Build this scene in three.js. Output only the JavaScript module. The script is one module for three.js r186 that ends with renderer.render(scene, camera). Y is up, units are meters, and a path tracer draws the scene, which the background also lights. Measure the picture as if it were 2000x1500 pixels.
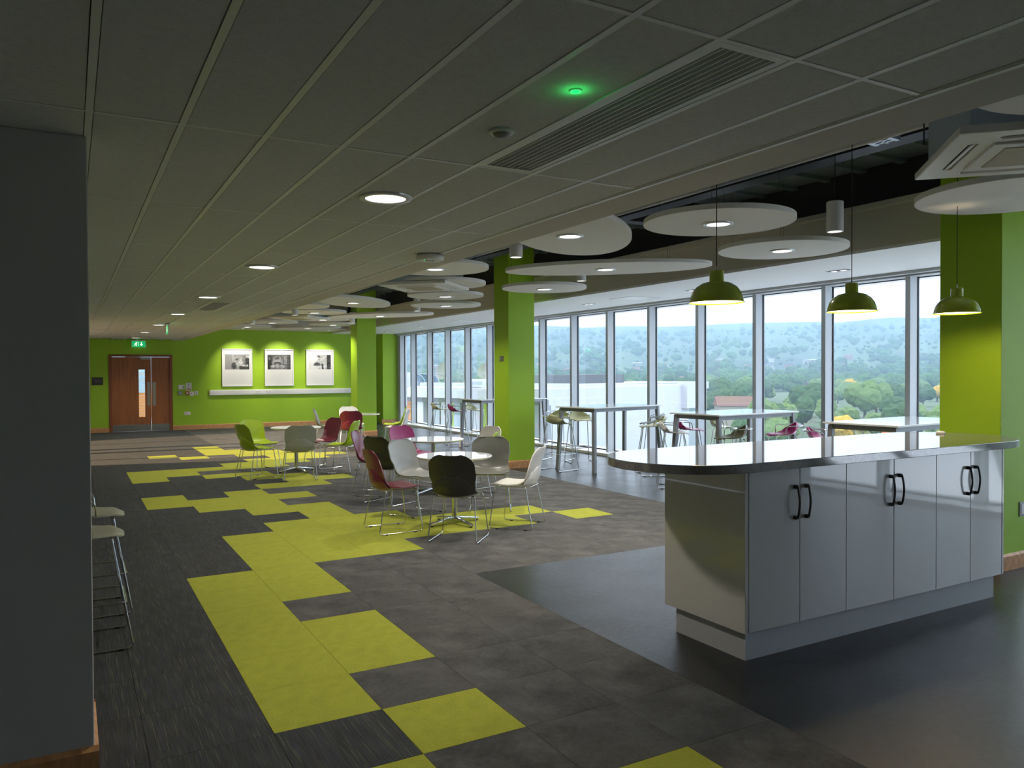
import * as THREE from 'three';
import { mergeGeometries, toCreasedNormals } from 'three/addons/utils/BufferGeometryUtils.js';
import { RoundedBoxGeometry } from 'three/addons/geometries/RoundedBoxGeometry.js';
import { ImprovedNoise } from 'three/addons/math/ImprovedNoise.js';
import { RectAreaLightUniformsLib } from 'three/addons/lights/RectAreaLightUniformsLib.js';
RectAreaLightUniformsLib.init();

// ---------------------------------------------------------------- camera, sky, sun, exposure
const scene = new THREE.Scene();
const camera = new THREE.PerspectiveCamera(52.482, 4 / 3, 0.05, 9000);
camera.position.set(-1.2662, 1.5938, 3.4978);
camera.rotation.set(-0.0153, -0.5156, -0.0043, 'YXZ');
const renderer = new THREE.WebGLRenderer({ antialias: true });
renderer.toneMapping = THREE.LinearToneMapping;
renderer.toneMappingExposure = 1.15;
renderer.shadowMap.enabled = true;
const SKY = 3.2;
scene.background = new THREE.Color().setRGB(0.87 * SKY, 0.97 * SKY, 1.1 * SKY);
scene.fog = new THREE.FogExp2(new THREE.Color().setRGB(0.55, 0.8, 1.0), 0.00055);
// ---------------------------------------------------------------- helpers
let seed = 12345;
const rnd = () => { seed = (seed * 1664525 + 1013904223) >>> 0; return seed / 4294967296; };
const rr = (a, b) => a + (b - a) * rnd();
const noise = new ImprovedNoise();
const V3 = (x, y, z) => new THREE.Vector3(x, y, z);
const taken = new Map();
function numbered(n) { const k = taken.get(n) ?? 0; taken.set(n, k + 1); return k ? n + '_' + String(k).padStart(3, '0') : n; }
function flags(o) { o.castShadow = o.receiveShadow = true; return o; }
function thing(name, label, category, [x, y, z] = [0, 0, 0], turn = 0, group) {
  const o = new THREE.Group(); o.name = numbered(name); o.position.set(x, y, z); o.rotation.y = turn;
  o.userData = { label, category }; if (group) o.userData.group = group;
  scene.add(o); return o;
}
function solo(name, geo, mat, label, category, pos, turn = 0, group) {
  const o = flags(new THREE.Mesh(geo, mat)); o.name = numbered(name); if (pos) o.position.set(...pos); o.rotation.y = turn;
  o.userData = { label, category }; if (group) o.userData.group = group;
  scene.add(o); return o;
}
function structGroup(name, label) { const o = new THREE.Group(); o.name = name; o.userData = { kind: 'structure', label }; scene.add(o); return o; }
function struct(name, geo, mat, label) { const o = flags(new THREE.Mesh(geo, mat)); o.name = name; o.userData = { kind: 'structure', label }; scene.add(o); return o; }
function part(parent, name, geo, mat, pos, label) {
  const o = flags(new THREE.Mesh(geo, mat)); o.name = name; if (pos) o.position.set(...pos);
  if (label) o.userData.label = label;
  parent.add(o); return o;
}
function copyOf(o, pos, turn, label, group) {
  const c = o.clone(); c.name = numbered(o.name.replace(/_\d{3}$/, '')); c.position.set(...pos); c.rotation.y = turn;
  c.userData = { ...o.userData, label }; if (group) c.userData.group = group;
  scene.add(c); return c;
}
const strip = (g) => { const n = g.index ? g.toNonIndexed() : g; for (const k of Object.keys(n.attributes)) if (!['position', 'normal', 'uv'].includes(k)) n.deleteAttribute(k); return n; };
const merge = (list) => mergeGeometries(list.map(strip));
// box given by two corners
function box(x0, y0, z0, x1, y1, z1) { return new THREE.BoxGeometry(x1 - x0, y1 - y0, z1 - z0).translate((x0 + x1) / 2, (y0 + y1) / 2, (z0 + z1) / 2); }
function rbox(x0, y0, z0, x1, y1, z1, r = 0.004, s = 2) { return new RoundedBoxGeometry(x1 - x0, y1 - y0, z1 - z0, s, r).translate((x0 + x1) / 2, (y0 + y1) / 2, (z0 + z1) / 2); }
// world-metre uv on axis-aligned faces
function metreUV(g, s = 1, du = 0, dv = 0) {
  const p = g.attributes.position, n = g.attributes.normal, uv = new Float32Array(p.count * 2);
  for (let i = 0; i < p.count; i++) {
    const ax = Math.abs(n.getX(i)), ay = Math.abs(n.getY(i)), az = Math.abs(n.getZ(i));
    const [a, b] = ay >= ax && ay >= az ? [p.getX(i), p.getZ(i)] : ax >= az ? [p.getZ(i), p.getY(i)] : [p.getX(i), p.getY(i)];
    uv[i * 2] = a * s + du; uv[i * 2 + 1] = b * s + dv;
  }
  g.setAttribute('uv', new THREE.BufferAttribute(uv, 2)); return g;
}
// rod through points with rounded bends
function rod(points, r, bend = 0.04, radial = 7, seg = 5) {
  const P = points.map((p) => V3(...p)), path = [P[0]];
  for (let i = 1; i < P.length - 1; i++) {
    const a = P[i - 1].clone().sub(P[i]), b = P[i + 1].clone().sub(P[i]), d = Math.min(bend, a.length() * 0.45, b.length() * 0.45);
    a.setLength(d).add(P[i]); b.setLength(d).add(P[i]);
    for (let k = 0; k <= seg; k++) { const t = k / seg; path.push(V3(0, 0, 0).addScaledVector(a, (1 - t) * (1 - t)).addScaledVector(P[i], 2 * t * (1 - t)).addScaledVector(b, t * t)); }
  }
  path.push(P[P.length - 1]);
  const pos = [], nor = [], uv = [], idx = []; let N = null;
  for (let i = 0; i < path.length; i++) {
    const T = path[Math.min(i + 1, path.length - 1)].clone().sub(path[Math.max(i - 1, 0)]).normalize();
    if (!N) { N = Math.abs(T.y) < 0.9 ? V3(0, 1, 0) : V3(1, 0, 0); }
    N = N.clone().addScaledVector(T, -N.dot(T)).normalize(); const B = T.clone().cross(N);
    for (let k = 0; k <= radial; k++) { const a = k / radial * Math.PI * 2, n = N.clone().multiplyScalar(Math.cos(a)).addScaledVector(B, Math.sin(a)); pos.push(path[i].x + n.x * r, path[i].y + n.y * r, path[i].z + n.z * r); nor.push(n.x, n.y, n.z); uv.push(k / radial, i); }
    if (i) for (let k = 0; k < radial; k++) { const a = (i - 1) * (radial + 1) + k, b = a + radial + 1; idx.push(a, a + 1, b, b, a + 1, b + 1); }
  }
  for (const end of [0, path.length - 1]) {   // end caps
    const c = pos.length / 3, T = end ? path[end].clone().sub(path[end - 1]).normalize() : path[0].clone().sub(path[1]).normalize(), o = end * (radial + 1);
    pos.push(path[end].x, path[end].y, path[end].z); nor.push(T.x, T.y, T.z); uv.push(0, 0);
    for (let k = 0; k < radial; k++) end ? idx.push(c, o + k, o + k + 1) : idx.push(c, o + k + 1, o + k);
  }
  const g = new THREE.BufferGeometry(); g.setAttribute('position', new THREE.Float32BufferAttribute(pos, 3)); g.setAttribute('normal', new THREE.Float32BufferAttribute(nor, 3)); g.setAttribute('uv', new THREE.Float32BufferAttribute(uv, 2)); g.setIndex(idx); return fixWinding(g);
}
function fixWinding(g) {   // triangles face the way their vertex normals do
  const p = g.attributes.position, n = g.attributes.normal, idx = g.index.array, a = V3(0, 0, 0), b = V3(0, 0, 0), c = V3(0, 0, 0), m = V3(0, 0, 0), q = V3(0, 0, 0);
  for (let i = 0; i < idx.length; i += 3) {
    a.fromBufferAttribute(p, idx[i]); b.fromBufferAttribute(p, idx[i + 1]).sub(a); c.fromBufferAttribute(p, idx[i + 2]).sub(a); m.set(0, 0, 0);
    for (let k = 0; k < 3; k++) m.add(q.fromBufferAttribute(n, idx[i + k]));
    if (b.cross(c).dot(m) < 0) { const t = idx[i]; idx[i] = idx[i + 1]; idx[i + 1] = t; }
  }
  return g;
}
const cyl = (r0, r1, h, y0 = 0, n = 24) => new THREE.CylinderGeometry(r1, r0, h, n).translate(0, y0 + h / 2, 0);   // r0 at the bottom
const lathe = (pts, n = 40) => new THREE.LatheGeometry(pts.map(([x, y]) => new THREE.Vector2(x, y)), n);

// ---------------------------------------------------------------- textures
function dataTex(w, h, fn, srgb = true) {
  const d = new Uint8Array(w * h * 4);
  for (let y = 0; y < h; y++) for (let x = 0; x < w; x++) { const c = fn(x / w, y / h, x, y), o = (y * w + x) * 4; d[o] = c[0]; d[o + 1] = c[1]; d[o + 2] = c[2]; d[o + 3] = 255; }
  const t = new THREE.DataTexture(d, w, h); t.wrapS = t.wrapT = THREE.RepeatWrapping; t.magFilter = THREE.LinearFilter; t.minFilter = THREE.LinearMipmapLinearFilter; t.generateMipmaps = true;
  if (srgb) t.colorSpace = THREE.SRGBColorSpace; t.needsUpdate = true; return t;
}
// tiling fractal noise on a torus-like blend
function tileNoise(u, v, f, z) {
  const n = (a, b) => noise.noise(a * f, b * f, z);
  const wx = u, wy = v;
  return n(u, v) * (1 - wx) * (1 - wy) + n(u - 1, v) * wx * (1 - wy) + n(u, v - 1) * (1 - wx) * wy + n(u - 1, v - 1) * wx * wy;
}
const lime = dataTex(512, 512, (u, v) => { const g = rr(-1, 1), m = tileNoise(u, v, 9, 1.3); const k = 1 + 0.15 * g + 0.07 * m; return [166 * k, 171 * k, 56 * k + 6 * g]; });
const limeBump = dataTex(512, 512, () => { const g = rr(60, 255); return [g, g, g]; }, false);
// long streaks running with the room, one texel column per yarn
const yarn = []; for (let i = 0; i < 512; i++) yarn.push([rnd(), rnd()]);
const striped = dataTex(512, 512, (u, v, x, y) => {
  const a = tileNoise(u, v, 6, 7.1), s = noise.noise(x * 0.9, v * 7 + yarn[x][0] * 9, 3.3), s2 = noise.noise(x * 1.7 + 40, v * 4 + yarn[x][1] * 5, 8.8);
  let k = 60 + 22 * s + 10 * a + rr(-7, 7), r = k, g = k * 1.02, b = k * 1.06;
  if (s2 > 0.34) { const q = (s2 - 0.34) * 200; r += q * 0.85; g += q * 0.95; b += q * 0.25; }
  if (s2 < -0.36) { const q = (-0.36 - s2) * 120; b += q * 0.5; r -= q * 0.2; }
  return [r, g, b].map((c) => Math.max(12, Math.min(255, c)));
});
const mottled = dataTex(512, 512, (u, v) => {
  const a = tileNoise(u, v, 5, 2.2), b = tileNoise(u, v * 1, 14, 5.7), c = tileNoise(u, v, 40, 9.1);
  const k = 86 + 26 * a + 16 * b + 12 * c + rr(-10, 10); return [k * 1.0, k * 0.99, k * 0.98].map((q) => Math.max(20, q));
});
const vinylTex = dataTex(512, 512, (u, v) => { const a = tileNoise(u, v, 4, 4.4), b = tileNoise(u, v, 30, 6.2); const k = 40 + 4 * a + 3 * b + rr(-3, 3) + (rnd() < 0.0006 ? 50 : 0); return [k * 0.97, k, k * 1.06]; });
const vinylRough = dataTex(512, 512, (u, v) => { const a = tileNoise(u, v, 6, 11.4), b = tileNoise(u, v, 50, 16.2); const k = 92 + 20 * a + 14 * b; return [k, k, k]; }, false);
const tileTex = dataTex(256, 256, (u, v) => { const k = 214 + rr(-10, 10) + 8 * tileNoise(u, v, 20, 3.1); return [k, k * 0.995, k * 0.975]; });
const woodTex = (base, s) => dataTex(256, 512, (u, v) => { const a = noise.noise(u * 26 + 2 * noise.noise(u * 4, v * 2, s), v * 3, s), b = noise.noise(u * 90, v * 6, s + 4), e = Math.min(u, 1 - u, v, 1 - v) < 0.002 ? 0.96 : 1; const k = (1 + 0.13 * a + 0.08 * b + rr(-0.02, 0.02)) * e; return base.map((c) => Math.min(255, c * k)); });
const doorTex = woodTex([158, 93, 48], 3.7), beechTex = woodTex([203, 148, 98], 8.9);
const slabTex = dataTex(256, 256, (u, v) => { const s = rnd(); const k = 122 + 14 * tileNoise(u, v, 12, 2.9) + (s < 0.08 ? 34 : s > 0.93 ? -34 : rr(-8, 8)); return [k * 1.0, k * 0.97, k * 0.95]; });
const paintBump = dataTex(256, 256, (u, v) => { const k = 128 + 50 * tileNoise(u, v, 30, 3.6) + rr(-20, 20); return [k, k, k]; }, false);

// ---------------------------------------------------------------- materials
const std = (o) => new THREE.MeshStandardMaterial(o), phys = (o) => new THREE.MeshPhysicalMaterial(o);
const withRepeat = (t, x, y = x) => { const c = t.clone(); c.repeat.set(x, y); c.needsUpdate = true; return c; };
const M = {
  green: std({ color: '#9cc41e', roughness: 0.55, bumpMap: withRepeat(paintBump, 2), bumpScale: 0.0006 }),
  whitePaint: std({ color: '#dddbd6', roughness: 0.7, bumpMap: withRepeat(paintBump, 2), bumpScale: 0.0006 }),
  rearPaint: std({ color: '#bdbbb6', roughness: 0.8 }),
  pierPaint: std({ color: '#c3c0bb', roughness: 0.75, bumpMap: withRepeat(paintBump, 2), bumpScale: 0.0006 }),
  beigeBoard: std({ color: '#cbc5b9', roughness: 0.8 }),
  soffit: std({ color: '#e9eaea', roughness: 0.6 }),
  lime: std({ map: withRepeat(lime, 1.6), bumpMap: withRepeat(limeBump, 1.6), bumpScale: 0.002, roughness: 1 }),
  striped: std({ map: withRepeat(striped, 0.9, 0.9), roughness: 1, bumpMap: withRepeat(limeBump, 1.6), bumpScale: 0.002 }),
  mottled: std({ map: withRepeat(mottled, 0.8), roughness: 1, bumpMap: withRepeat(limeBump, 1.6), bumpScale: 0.002 }),
  vinyl: std({ map: withRepeat(vinylTex, 0.5), roughnessMap: withRepeat(vinylRough, 0.5), roughness: 1 }),
  screed: std({ color: '#55534f', roughness: 1 }),
  tile: std({ map: withRepeat(tileTex, 1.5), roughness: 0.95 }),
  grid: std({ color: '#e6e7e2', roughness: 0.4 }),
  slab: std({ color: '#4b4c4d', roughness: 0.95 }), deck: std({ color: '#a9b5bf', roughness: 0.5, metalness: 0.2 }),
  galv: std({ color: '#b9c4cd', roughness: 0.4, metalness: 0.5 }), duct: std({ color: '#c3c9cf', roughness: 0.35, metalness: 0.6 }), darkSteel: std({ color: '#33373c', roughness: 0.6, metalness: 0.3 }),
  pipe: std({ color: '#d7d8d6', roughness: 0.5 }),
  mullion: std({ color: '#bcc0c4', roughness: 0.45 }), gasket: std({ color: '#15171c', roughness: 0.6 }),
  pane: phys({ color: '#ffffff', transmission: 1, thickness: 0, roughness: 0, ior: 1.5 }),
  door: std({ map: doorTex, roughness: 0.45 }), doorFrame: std({ map: withRepeat(doorTex, 0.4, 1), color: '#d8cfc8', roughness: 0.5 }),
  beech: std({ map: withRepeat(beechTex, 0.8, 4), roughness: 0.45 }),
  steel: std({ color: '#b9b9b6', roughness: 0.3, metalness: 1 }), chrome: std({ color: '#d6d7d8', roughness: 0.09, metalness: 1 }),
  black: std({ color: '#17171a', roughness: 0.6 }),
  tableWhite: phys({ color: '#eceae6', roughness: 0.3, clearcoat: 1, clearcoatRoughness: 0.06 }),
  tableEdge: std({ color: '#b7b4ae', roughness: 0.5 }),
  greyMetal: std({ color: '#8b8d90', roughness: 0.45, metalness: 0.35 }),
  gloss: phys({ color: '#e3e0da', roughness: 0.25, clearcoat: 1, clearcoatRoughness: 0.03 }),
  plinth: std({ color: '#c9cacb', roughness: 0.45 }),
  counter: phys({ map: withRepeat(slabTex, 2), roughness: 0.06, ior: 2.1 }),
  handle: std({ color: '#5b5954', roughness: 0.35, metalness: 0.9 }),
  lens: std({ color: '#ffffff', emissive: '#fffaf2', emissiveIntensity: 3.2, roughness: 0.5 }),
  lensSmall: std({ color: '#ffffff', emissive: '#ffffff', emissiveIntensity: 2.4, roughness: 0.5 }),
  bezel: std({ color: '#cfd0d0', roughness: 0.3, metalness: 0.4 }),
  lampGreen: phys({ color: '#b4c822', roughness: 0.25, clearcoat: 0.8, clearcoatRoughness: 0.08, side: THREE.DoubleSide }),
  lampInner: std({ color: '#fdf6e8', roughness: 0.6 }),
  bulb: std({ color: '#ffffff', emissive: '#ffe2b0', emissiveIntensity: 6 }),
  raft: std({ color: '#e6e3dc', roughness: 0.9 }),
  plasticWhite: std({ color: '#e4e3df', roughness: 0.4 }), plasticGrey: std({ color: '#8e8f8d', roughness: 0.5 }),
  acWhite: std({ color: '#dedbd3', roughness: 0.45 }), acGrille: std({ color: '#b3a98f', roughness: 0.7 }),
  red: std({ color: '#c8321f', roughness: 0.4 }), ledGreen: std({ color: '#0c3', emissive: '#1dff6a', emissiveIntensity: 1.4 }),
  frameWhite: std({ color: '#efeeea', roughness: 0.35 }), mount: std({ color: '#e9e8e4', roughness: 0.9 }),
  signDark: std({ color: '#2d2b2c', roughness: 0.5 }),
};
const plastic = (c) => phys({ color: c, roughness: 0.36, clearcoat: 0.25, clearcoatRoughness: 0.25 });
const SH = { lime: plastic('#a9c411'), maroon: plastic('#6d1c33'), magenta: plastic('#a3146a'), plum: plastic('#7c2b4d'), white: plastic('#e7e5e1'), pale: plastic('#b4b5a6'), grey: plastic('#70716b'), lightGrey: plastic('#949694'), charcoal: plastic('#3a3a35'), olive: plastic('#57573f'), stone: plastic('#c9c9a2'), sage: plastic('#b6b98c') };

// ---------------------------------------------------------------- the floor
const floor = structGroup('floor', 'carpet tiled floor with lime and grey tiles beside dark vinyl');
part(floor, 'screed', box(-2.6, -0.3, -20.6, 8.2, -0.008, 8), M.screed);
part(floor, 'vinyl_flooring', merge([metreUV(box(1.5, -0.008, -2, 7.95, 0, 8)), metreUV(box(5, -0.008, -20.3, 7.95, 0, -2))]), M.vinyl, null, 'dark slate vinyl flooring');
{
  const L = { '-3': [[1, 2]], '-2': [[-1, 0]], '-1': [[0, 1]], 0: [[-1, 0]], 1: [[-1, 1]], 2: [[-1, 1]], 3: [[-1, 0]], 4: [[-1, 1]], 5: [[-1, 1]], 6: [[0, 3]], 7: [[0, 6], [7, 8]], 8: [[0, 7]], 9: [[1, 4]], 10: [[2, 3]], 11: [[1, 3]], 12: [[0, 2]], 13: [[-1, 3]], 14: [[-1, 0], [1, 2]], 15: [[2, 4]], 16: [[3, 5]], 17: [[2, 4]], 18: [[-1, 0], [1, 3]], 19: [[-1, 1]], 20: [[-1, 4]], 21: [[2, 5]], 22: [[3, 6]], 23: [[4, 7]], 24: [[1, 2], [3, 6]], 25: [[0, 1], [2, 5]], 26: [[2, 4]], 27: [[2, 3]], 28: [[2, 3]] };
  const tiles = [];
  for (let v = -8; v < 41; v++) for (let u = -5; u < 10; u++) {
    if (v < 4 && u >= 3) continue;
    const row = L[v] ?? [], isLime = row.some(([a, b]) => u >= a && u < b), first = row.length ? row[0][0] : v < 0 ? -1 : 3;
    const kind = isLime ? 'lime' : (v <= -3 ? u < -1 : v === 14 ? u < 1 : v === 18 || v === 24 || v === 25 ? u < 2 : u < first) ? 'striped' : 'mottled';
    const x = u * 0.5 + 0.25, z = -v * 0.5 - 0.25, d = Math.hypot(x + 1.27, z - 3.5), seen = x > -1.45 && z < 2.2 && (x + 1.27) * 0.87 - (3.5 - z) * 0.493 > -((x + 1.27) * 0.493 + (3.5 - z) * 0.87) * 0.68;
    tiles.push({ x, z, kind, w: (seen ? 0 : 1000) + d * (isLime ? 0.45 : 1) });
  }
  tiles.sort((a, b) => a.w - b.w);
  const shape = {}; for (const k of ['lime', 'striped', 'mottled']) shape[k] = [0, 1, 2, 3].map((i) => metreUV(new RoundedBoxGeometry(0.4988, 0.012, 0.4988, 1, 0.0012).translate(0, -0.006, 0), 1, i * 0.37 + 0.11, i * 0.23 + 0.07));
  const rest = { lime: [], striped: [], mottled: [] };
  tiles.forEach((t, i) => {
    const g = shape[t.kind][Math.floor(rnd() * 4)];
    if (i < 300) part(floor, 'carpet_tile', g, M[t.kind], [t.x, 0, t.z]);
    else rest[t.kind].push(metreUV(box(t.x - 0.2494, -0.008, t.z - 0.2494, t.x + 0.2494, 0, t.z + 0.2494), 1, rnd(), rnd()));
  });
  const kinds = Object.keys(rest).filter((k) => rest[k].length), far = mergeGeometries(kinds.map((k) => merge(rest[k])), true);
  const o = part(floor, 'carpet_tiles', far, kinds.map((k) => M[k]), null, 'carpet tiles further away'); o.userData.kind = 'stuff';
}

// ---------------------------------------------------------------- walls, columns, baseboards
const CEIL = 2.52, DECK = 3.75;
// end wall with the double door opening (x -0.33 .. 1.20, up to 2.1)
struct('wall_end', metreUV(merge([box(-2.6, 0, -20.6, -0.33, DECK, -20.3), box(1.2, 0, -20.6, 8.2, DECK, -20.3), box(-0.33, 2.1, -20.6, 1.2, DECK, -20.3)])), M.green, 'lime green end wall');
struct('wall_nib', metreUV(box(7.2, 0, -20.3, 7.95, 2.8, -19.6)), M.green, 'lime green wall return beside the glazing');
struct('wall_rear', box(-2.6, 0, 5.2, 8.2, DECK, 5.4), M.rearPaint, 'grey wall behind the viewer');
// left wall with a long glazed opening towards the far end
struct('wall_left', merge([box(-2.85, 0, -12.2, -2.6, DECK, 8.25), box(-2.85, 0, -20.6, -2.6, DECK, -17.3), box(-2.85, 2.4, -17.3, -2.6, DECK, -12.2)]), M.rearPaint, 'grey wall on the left');
{
  const w = structGroup('window_2', 'glazed screen in the left wall');
  for (const z of [-17.27, -16.1, -14.95, -14.3, -13.1, -12.23]) part(w, 'mullion', box(-2.8, 0, z - (z === -14.95 || z === -14.3 ? 0.1 : 0.03), -2.66, 2.4, z + (z === -14.95 || z === -14.3 ? 0.1 : 0.03)), M.mullion);
  for (const y of [0.02, 2.36]) part(w, 'rail', box(-2.8, y, -17.24, -2.66, y + 0.05, -12.26), M.mullion);
  part(w, 'pane', box(-2.735, 0.07, -17.24, -2.725, 2.36, -12.26), M.pane);
}
{
  const h = structGroup('wall_hall', 'tall hall beyond the glazed screen on the left');
  part(h, 'hall_shell', merge([box(-15.5, -0.3, -19, -2.85, 0, -10.5), box(-15.5, 6.2, -19, -2.85, 6.4, -10.5), box(-15.7, -0.3, -19, -15.5, 6.4, -10.5), box(-15.7, -0.3, -19.2, -2.85, 6.4, -19), box(-15.7, -0.3, -10.5, -2.85, 6.4, -10.3), box(-2.86, DECK, -19, -2.75, 6.4, -10.5)]), M.rearPaint);
  const t = thing('floodlight', 'warm floodlight high in the hall beyond the left wall', 'floodlight', [-15.18, 5.3, -15.1]);
  part(t, 'case', rbox(-0.3, -0.15, -0.2, -0.02, 0.15, 0.2, 0.01), M.black); part(t, 'lamp_lens', box(-0.02, -0.12, -0.17, -0.012, 0.12, 0.17), std({ color: '#fff', emissive: '#ffc98a', emissiveIntensity: 4 }));
  const l = new THREE.SpotLight(new THREE.Color().setRGB(1, 0.7, 0.42), 2600, 0, 0.3, 0.3, 2); l.position.set(0.05, 0, 0); l.target.position.set(14, -4.4, 0.2); l.castShadow = true; l.shadow.radius = 5; t.add(l, l.target);
}
function column(name, label, x0, z1, mat, w = 0.5) {
  const g = structGroup(name, label); g.userData.category = 'column';
  part(g, 'shaft', metreUV(rbox(x0, 0, z1 - 0.5, x0 + w, name.startsWith('pier') ? CEIL : DECK - 0.02, z1, 0.006)), mat);
  const b = 0.016, h = 0.13, ch = new THREE.Shape([[0, 0], [b, 0], [b, h - 0.018], [0, h]].map(([a, c]) => new THREE.Vector2(a, c)));
  const run = (len) => new THREE.ExtrudeGeometry(ch, { depth: len, bevelEnabled: false });   // along +z, thickness +x
  const front = run(w + 2 * b).rotateY(-Math.PI / 2).translate(x0 + w + b, 0, z1), left = run(0.5).rotateY(Math.PI).translate(x0, 0, z1), right = run(0.5).translate(x0 + w, 0, z1 - 0.5), back = run(w + 2 * b).rotateY(Math.PI / 2).translate(x0 - b, 0, z1 - 0.5);
  part(g, 'baseboard', metreUV(toCreasedNormals(merge([front, left, right, back]), 0.3)), M.beech);
  return g;
}
column('column', 'nearest green column, standing behind the white island counter', 5.11, 0.06, M.green);
column('column_001', 'green column in the middle of the room beside the round tables', 5.01, -7.69, M.green);
column('column_002', 'far green column near the three framed pictures', 4.97, -15.35, M.green);
column('pier', 'white painted pier close on the left', -1.7, 0.03, M.pierPaint, 0.5);
{
  const bb = (g, x0, x1, z) => { const s = new THREE.Shape([[0, 0], [0.018, 0], [0.018, 0.115], [0, 0.13]].map(([a, c]) => new THREE.Vector2(a, c))); return new THREE.ExtrudeGeometry(s, { depth: x1 - x0, bevelEnabled: false }).rotateY(-Math.PI / 2).translate(x1, 0, z); };
  struct('baseboard_end', metreUV(toCreasedNormals(merge([bb(0, -2.6, -0.35, -20.3), bb(0, 1.22, 7.16, -20.3), bb(0, 7.16, 7.74, -19.6)]), 0.3)), M.beech, 'beech baseboard along the end wall');
}

// ---------------------------------------------------------------- ceilings
const DU = 0.3042, DV = 1.5214, CX = -0.894, CZ = 0.362;    // plank grid
const ceiling = structGroup('ceiling', 'low ceiling of long narrow white planks in an exposed grid');
const GRILLES = [[4, 1], [4, -5], [2, -13]];                 // [column, row] taken by air grilles
{
  const plank = metreUV(rbox(0.0145, 0, 0.0115, DU - 0.0145, 0.018, DV - 0.0115, 0.002, 1)); const planks = [0, 1, 2].map((i) => { const g = plank.clone(); metreUV(g, 1, i * 0.3, i * 0.51); return g; });
  const z0 = CZ, x0 = CX;
  for (let j = -14; j <= 4; j++) for (let i = -5; i <= 6; i++) {
    const z = z0 + (j - 1) * DV, x = x0 + i * DU;           // row j spans z .. z + DV
    if (z < -20.3 || GRILLES.some(([a, b]) => a === i && b === j)) continue;
    part(ceiling, 'ceiling_plank', planks[Math.abs(i * 7 + j * 3) % 3], M.tile, [x, CEIL + rr(-0.0012, 0.0012), z]);
  }
  for (let i = -5; i <= 7; i++) part(ceiling, 'grid_runner', box(x0 + i * DU - 0.012, CEIL - 0.0015, -20.3, x0 + i * DU + 0.012, CEIL + 0.03, 5.2), M.grid);
  for (let j = -14; j <= 5; j++) { const z = z0 + (j - 1) * DV; if (z > -20.3) part(ceiling, 'grid_cross_tee', box(x0 - 5 * DU, CEIL - 0.001, z - 0.009, x0 + 7 * DU, CEIL + 0.03, z + 0.009), M.grid); }
  part(ceiling, 'backing', box(-2.6, CEIL + 0.2, -20.3, 1.3, CEIL + 0.24, 8), M.slab);
  part(ceiling, 'filler_board', merge([box(-2.6, CEIL, -20.3, x0 - 5 * DU + 0.012, CEIL + 0.02, 8), box(x0 - 5 * DU, CEIL, 6.4, 1.25, CEIL + 0.02, 8)]), M.beigeBoard);
}
{
  const t = structGroup('trim_1', 'plain plaster margin and upstand along the plank ceiling');
  part(t, 'margin_board', box(1.245, CEIL - 0.004, -20.3, 1.52, CEIL + 0.016, 8), M.beigeBoard);
  part(t, 'edge_angle', box(1.236, CEIL - 0.006, -20.3, 1.258, CEIL + 0.012, 8), M.grid);
  part(t, 'upstand', box(1.5, CEIL + 0.016, -20.3, 1.52, DECK, 8), M.beigeBoard);
}
const deck = structGroup('ceiling_deck', 'dark exposed slab above the hanging rafts');
part(deck, 'slab', box(-2.85, DECK, -20.6, 8.2, DECK + 0.3, 8.25), M.slab); part(deck, 'deck_sheet', box(1.53, DECK - 0.03, -18.6, 6.06, DECK, 5.2), M.deck);
for (let k = 0; k < 46; k++) part(deck, 'deck_rib', box(1.53, DECK - 0.07, 2.6 - k * 0.45, 6.06, DECK - 0.03, 2.68 - k * 0.45), M.deck);
const TOP = DECK - 0.031;
{
  const t = structGroup('trim_2', 'white window soffit with a beige fascia towards the rafts');
  part(t, 'soffit_board', box(5.8, 2.8, -20.3, 8.2, 2.83, 8), M.soffit);
  part(t, 'fascia', box(5.8, 2.83, -20.3, 5.82, 3.22, 8), M.beigeBoard);
  part(t, 'fascia_ledge', box(5.72, 3.22, -20.3, 6.1, 3.27, 8), M.beigeBoard);
  part(t, 'end_board', box(1.52, 2.86, -20.3, 5.8, 2.88, -18.7), M.beigeBoard);
  part(t, 'end_fascia', box(1.52, 2.88, -18.72, 5.8, DECK, -18.7), M.beigeBoard);
  part(t, 'void_side', box(6.08, 3.27, -20.3, 6.1, DECK, 8), M.slab);
}

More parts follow.
